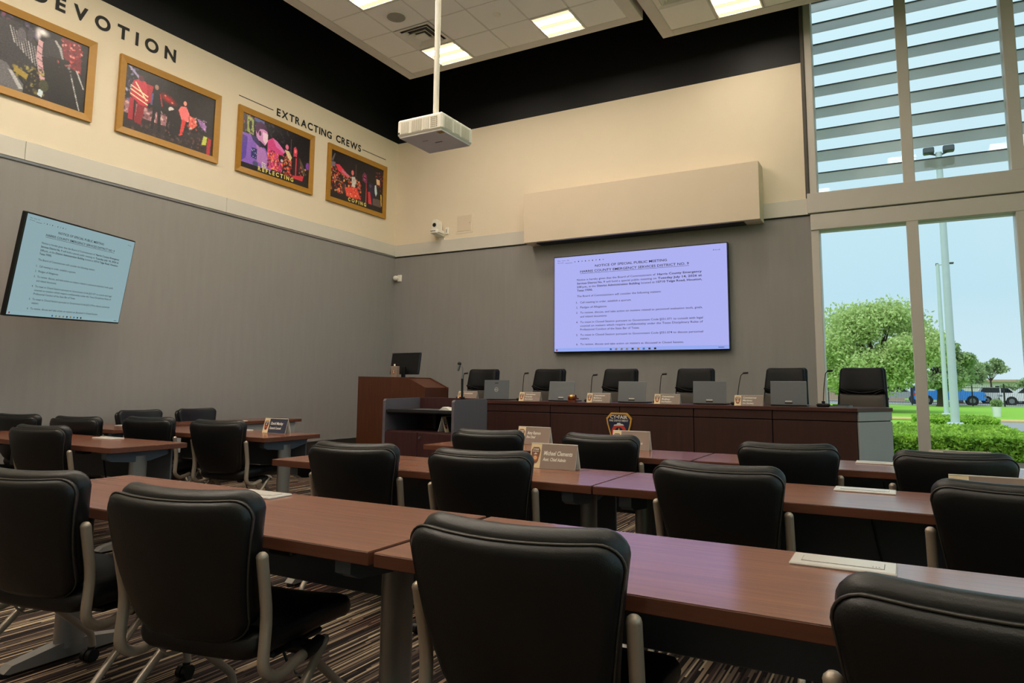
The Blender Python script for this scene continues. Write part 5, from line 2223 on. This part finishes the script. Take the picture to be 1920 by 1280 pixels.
light_pole('nearer thick pale light pole with four floodlights on top', 1.345, 26.0, 9.18, .128, 'flood')
light_pole('farther thin pale light pole with a single arm lamp', 1.98, 45.8, 8.55, .13, 'arm')

# fence
t = thing('picket_fence', 'black metal picket fence across the back of the lawn', 'fence', (3, 76.5, GZ))
for k in range(-6, 9):
    m = MB()
    m.box(k * 2.4 - .05, k * 2.4 + .05, -.05, .05, 0, 2.05, 'fence_black')
    m.build('post', t)
m = MB()
for z in (.25, 1.65):
    m.box(-15, 20, -.02, .02, z, z + .05, 'fence_black')
for k in range(-110, 150):
    m.box(k * .135 - .011, k * .135 + .011, -.012, .012, .08, 1.9, 'fence_black')
o = m.build('pickets', t)
o['kind'] = 'stuff'


# cars
def car(name, label, cat, x, y, paint, length, prof, glassp, wheels, wr, flip=1, wd=1.9):
    t = thing(name, label, cat, (x, y, GZ + .03))
    m_ = MB()
    m_.prism([(a * flip, b) for a, b in prof], -wd / 2, wd / 2, paint, lambda a, b, d: (a, d, b))
    m_.build('body', t)
    for q in glassp:
        m_ = MB()
        m_.prism([(a * flip, b) for a, b in q], -wd / 2 - .012, wd / 2 + .012, 'car_glass', lambda a, b, d: (a, d, b))
        m_.build('side_window', t)
    for wx in wheels:
        for s in (-1, 1):
            m_ = MB()
            m_.cyl((wx * flip, s * (wd / 2 - .10), wr), (0, 1, 0), wr, .26, 'tyre', 20)
            wh = m_.build('wheel', t)
            m_ = MB()
            m_.cyl((wx * flip, s * (wd / 2 - .0), wr), (0, 1, 0), wr * .62, .09, 'rim', 14)
            m_.build('rim', wh)
            m_ = MB()
            m_.cyl((wx * flip, s * (wd / 2 + .003), wr), (0, 1, 0), wr * 1.22, .012, 'tyre', 20)
            m_.build('wheel_arch', t)
    fx = max(a for a, b in prof)
    rx_ = min(a for a, b in prof)
    m_ = MB()
    for s in (-1, 1):
        y0_, y1_ = sorted((s * (wd / 2 - .35), s * (wd / 2 + .01)))
        x0_, x1_ = sorted(((fx - .22) * flip, (fx + .01) * flip))
        m_.box(x0_, x1_, y0_, y1_, .82, .98, 'rim')
    m_.build('headlight', t)
    m_ = MB()
    for s in (-1, 1):
        y0_, y1_ = sorted((s * (wd / 2 - .2), s * (wd / 2 + .01)))
        x0_, x1_ = sorted(((rx_ - .01) * flip, (rx_ + .14) * flip))
        m_.box(x0_, x1_, y0_, y1_, .85, 1.12, 'badge_red')
    m_.build('tail_light', t)
    m_ = MB()
    x0_, x1_ = sorted(((fx - .12) * flip, (fx + .06) * flip))
    m_.box(x0_, x1_, -wd / 2 + .1, wd / 2 - .1, .42, .62, 'tyre', .03)
    m_.build('bumper', t)


TRUCK = [(-2.95, .62), (-2.9, .45), (2.85, .45), (2.95, .70), (2.92, 1.10), (2.75, 1.26), (1.30, 1.34), (.62, 1.86), (-.62, 1.90), (-1.02, 1.84), (-1.16, 1.34), (-2.93, 1.32)]
TWIN = [[(.18, 1.36), (1.08, 1.36), (.58, 1.78), (.18, 1.80)], [(-1.02, 1.36), (.08, 1.36), (.08, 1.80), (-.86, 1.78)]]
SUV = [(-2.4, .6), (-2.35, .42), (2.35, .42), (2.4, .8), (2.3, 1.05), (1.2, 1.15), (.5, 1.72), (-1.9, 1.76), (-2.3, 1.2)]
SWIN = [[(-.2, 1.18), (.95, 1.18), (.45, 1.64), (-.2, 1.66)], [(-2.05, 1.18), (-.3, 1.18), (-.3, 1.66), (-1.78, 1.68)]]
car('pickup_truck', 'bright blue pickup truck parked behind the picket fence', 'truck', 3.75, 80.3, 'car_blue', 5.9, TRUCK, TWIN, (-1.85, 1.85), .41)
car('parked_car', 'white parked car between the blue pickup and the right picture edge', 'car', 9.2, 92, 'car_white', 4.8, SUV, SWIN, (-1.45, 1.45), .36)
car('parked_car', 'white sport utility vehicle at the right picture edge behind the fence', 'car', 10.55, 84.5, 'car_white', 4.8, SUV, SWIN, (-1.45, 1.45), .38, -1)
car('parked_car', 'silver parked car seen between the dais chair and the window mullion', 'car', -.6, 93, 'car_silver', 4.6, SUV, SWIN, (-1.45, 1.45), .36)

t = thing('waste_bin', 'dark blue upright bin beside the silver car behind the oak trunk', 'bin', (.95, 82, GZ + .03))
m = MB()
m.box(-.42, .42, -.4, .4, .0, 1.65, 'bin_blue', .05)
m.build('body', t)
m = MB()
m.box(-.46, .46, -.44, .44, 1.651, 1.8, 'bin_blue', .05)
m.build('lid', t)

t = thing('lawn_planter', 'white cylinder planter with a small round bush on the lawn', 'planter', (4.5, 48, GZ))
m = MB()
m.cyl((0, 0, .28), (0, 0, 1), .20, .56, 'car_white', 18, r2=.235)
m.build('pot', t)
m = MB()
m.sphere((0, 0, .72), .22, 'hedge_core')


def _p():
    v = (random.gauss(0, 1), random.gauss(0, 1), random.gauss(0, 1))
    d = math.sqrt(sum(q * q for q in v)) or 1
    return (v[0] / d * .27, v[1] / d * .27, .74 + v[2] / d * .24)


leaves(m, 900, _p, (.03, .07), 'leaf_dark')
o = m.build('bush', t)
o['kind'] = 'stuff'

t = thing('far_building', 'long low white building with a flat roof beyond the parked cars', 'building', (16, 112, GZ))
m = MB()
m.box(-13, 22, 0, 14, 0, 2.55, 'far_building')
m.build('wall', t)
m = MB()
m.box(-13.4, 22.4, -.5, 14.5, 2.55, 2.85, 'far_roof')
m.build('roof', t)
for k in range(6):
    m = MB()
    m.box(-11 + k * 5.5, -9.4 + k * 5.5, -.05, .05, 1.0, 2.0, 'car_glass')
    m.build('window', t)
t = thing('far_building', 'low tan house mostly hidden behind the oak on the left', 'building', (-4.0, 100, GZ))
m = MB()
m.box(-6, 4.0, 0, 8, 0, 2.0, 'far_roof')
m.build('wall', t)
m = MB()
m.prism([(-6.5, 2.0), (4.5, 2.0), (3.2, 3.0), (-5.2, 3.0)], -.4, 8.4, 'bark', lambda a, b, d: (a, d, b))
m.build('roof', t)

# louvred sunshade outside the upper window
t = thing('louvred_sunshade', 'grey horizontal sunshade blades outside the upper window', 'sunshade', (0, 10.62, 0))
zs = [4.13 + .3235 * k for k in range(11)]
for k, z in enumerate(zs):
    m = MB()
    m.prism([(0, -.012), (.012, -.02), (.06, .128), (.06, .142), (.046, .142)], -2.2, 5.2, 'louver', lambda a, b, d: (d, a, b + z))
    m.prism([(.040, .1425), (.075, .1425), (.075, .156), (.040, .156)], -2.2, 5.2, 'louver_dark', lambda a, b, d: (d, a, b + z))
    m.build('blade', t)
for x in (-2.0, 2.4):
    m = MB()
    m.box(x - .05, x + .05, .16, .24, GZ, 7.6, 'louver', .01)
    m.build('upright', t)
m = MB()
for x in (-2.0, 2.4):
    for z in (4.6, 7.3):
        m.box(x - .03, x + .03, -.36, .16, z, z + .05, 'louver')
m.build('bracket', t)
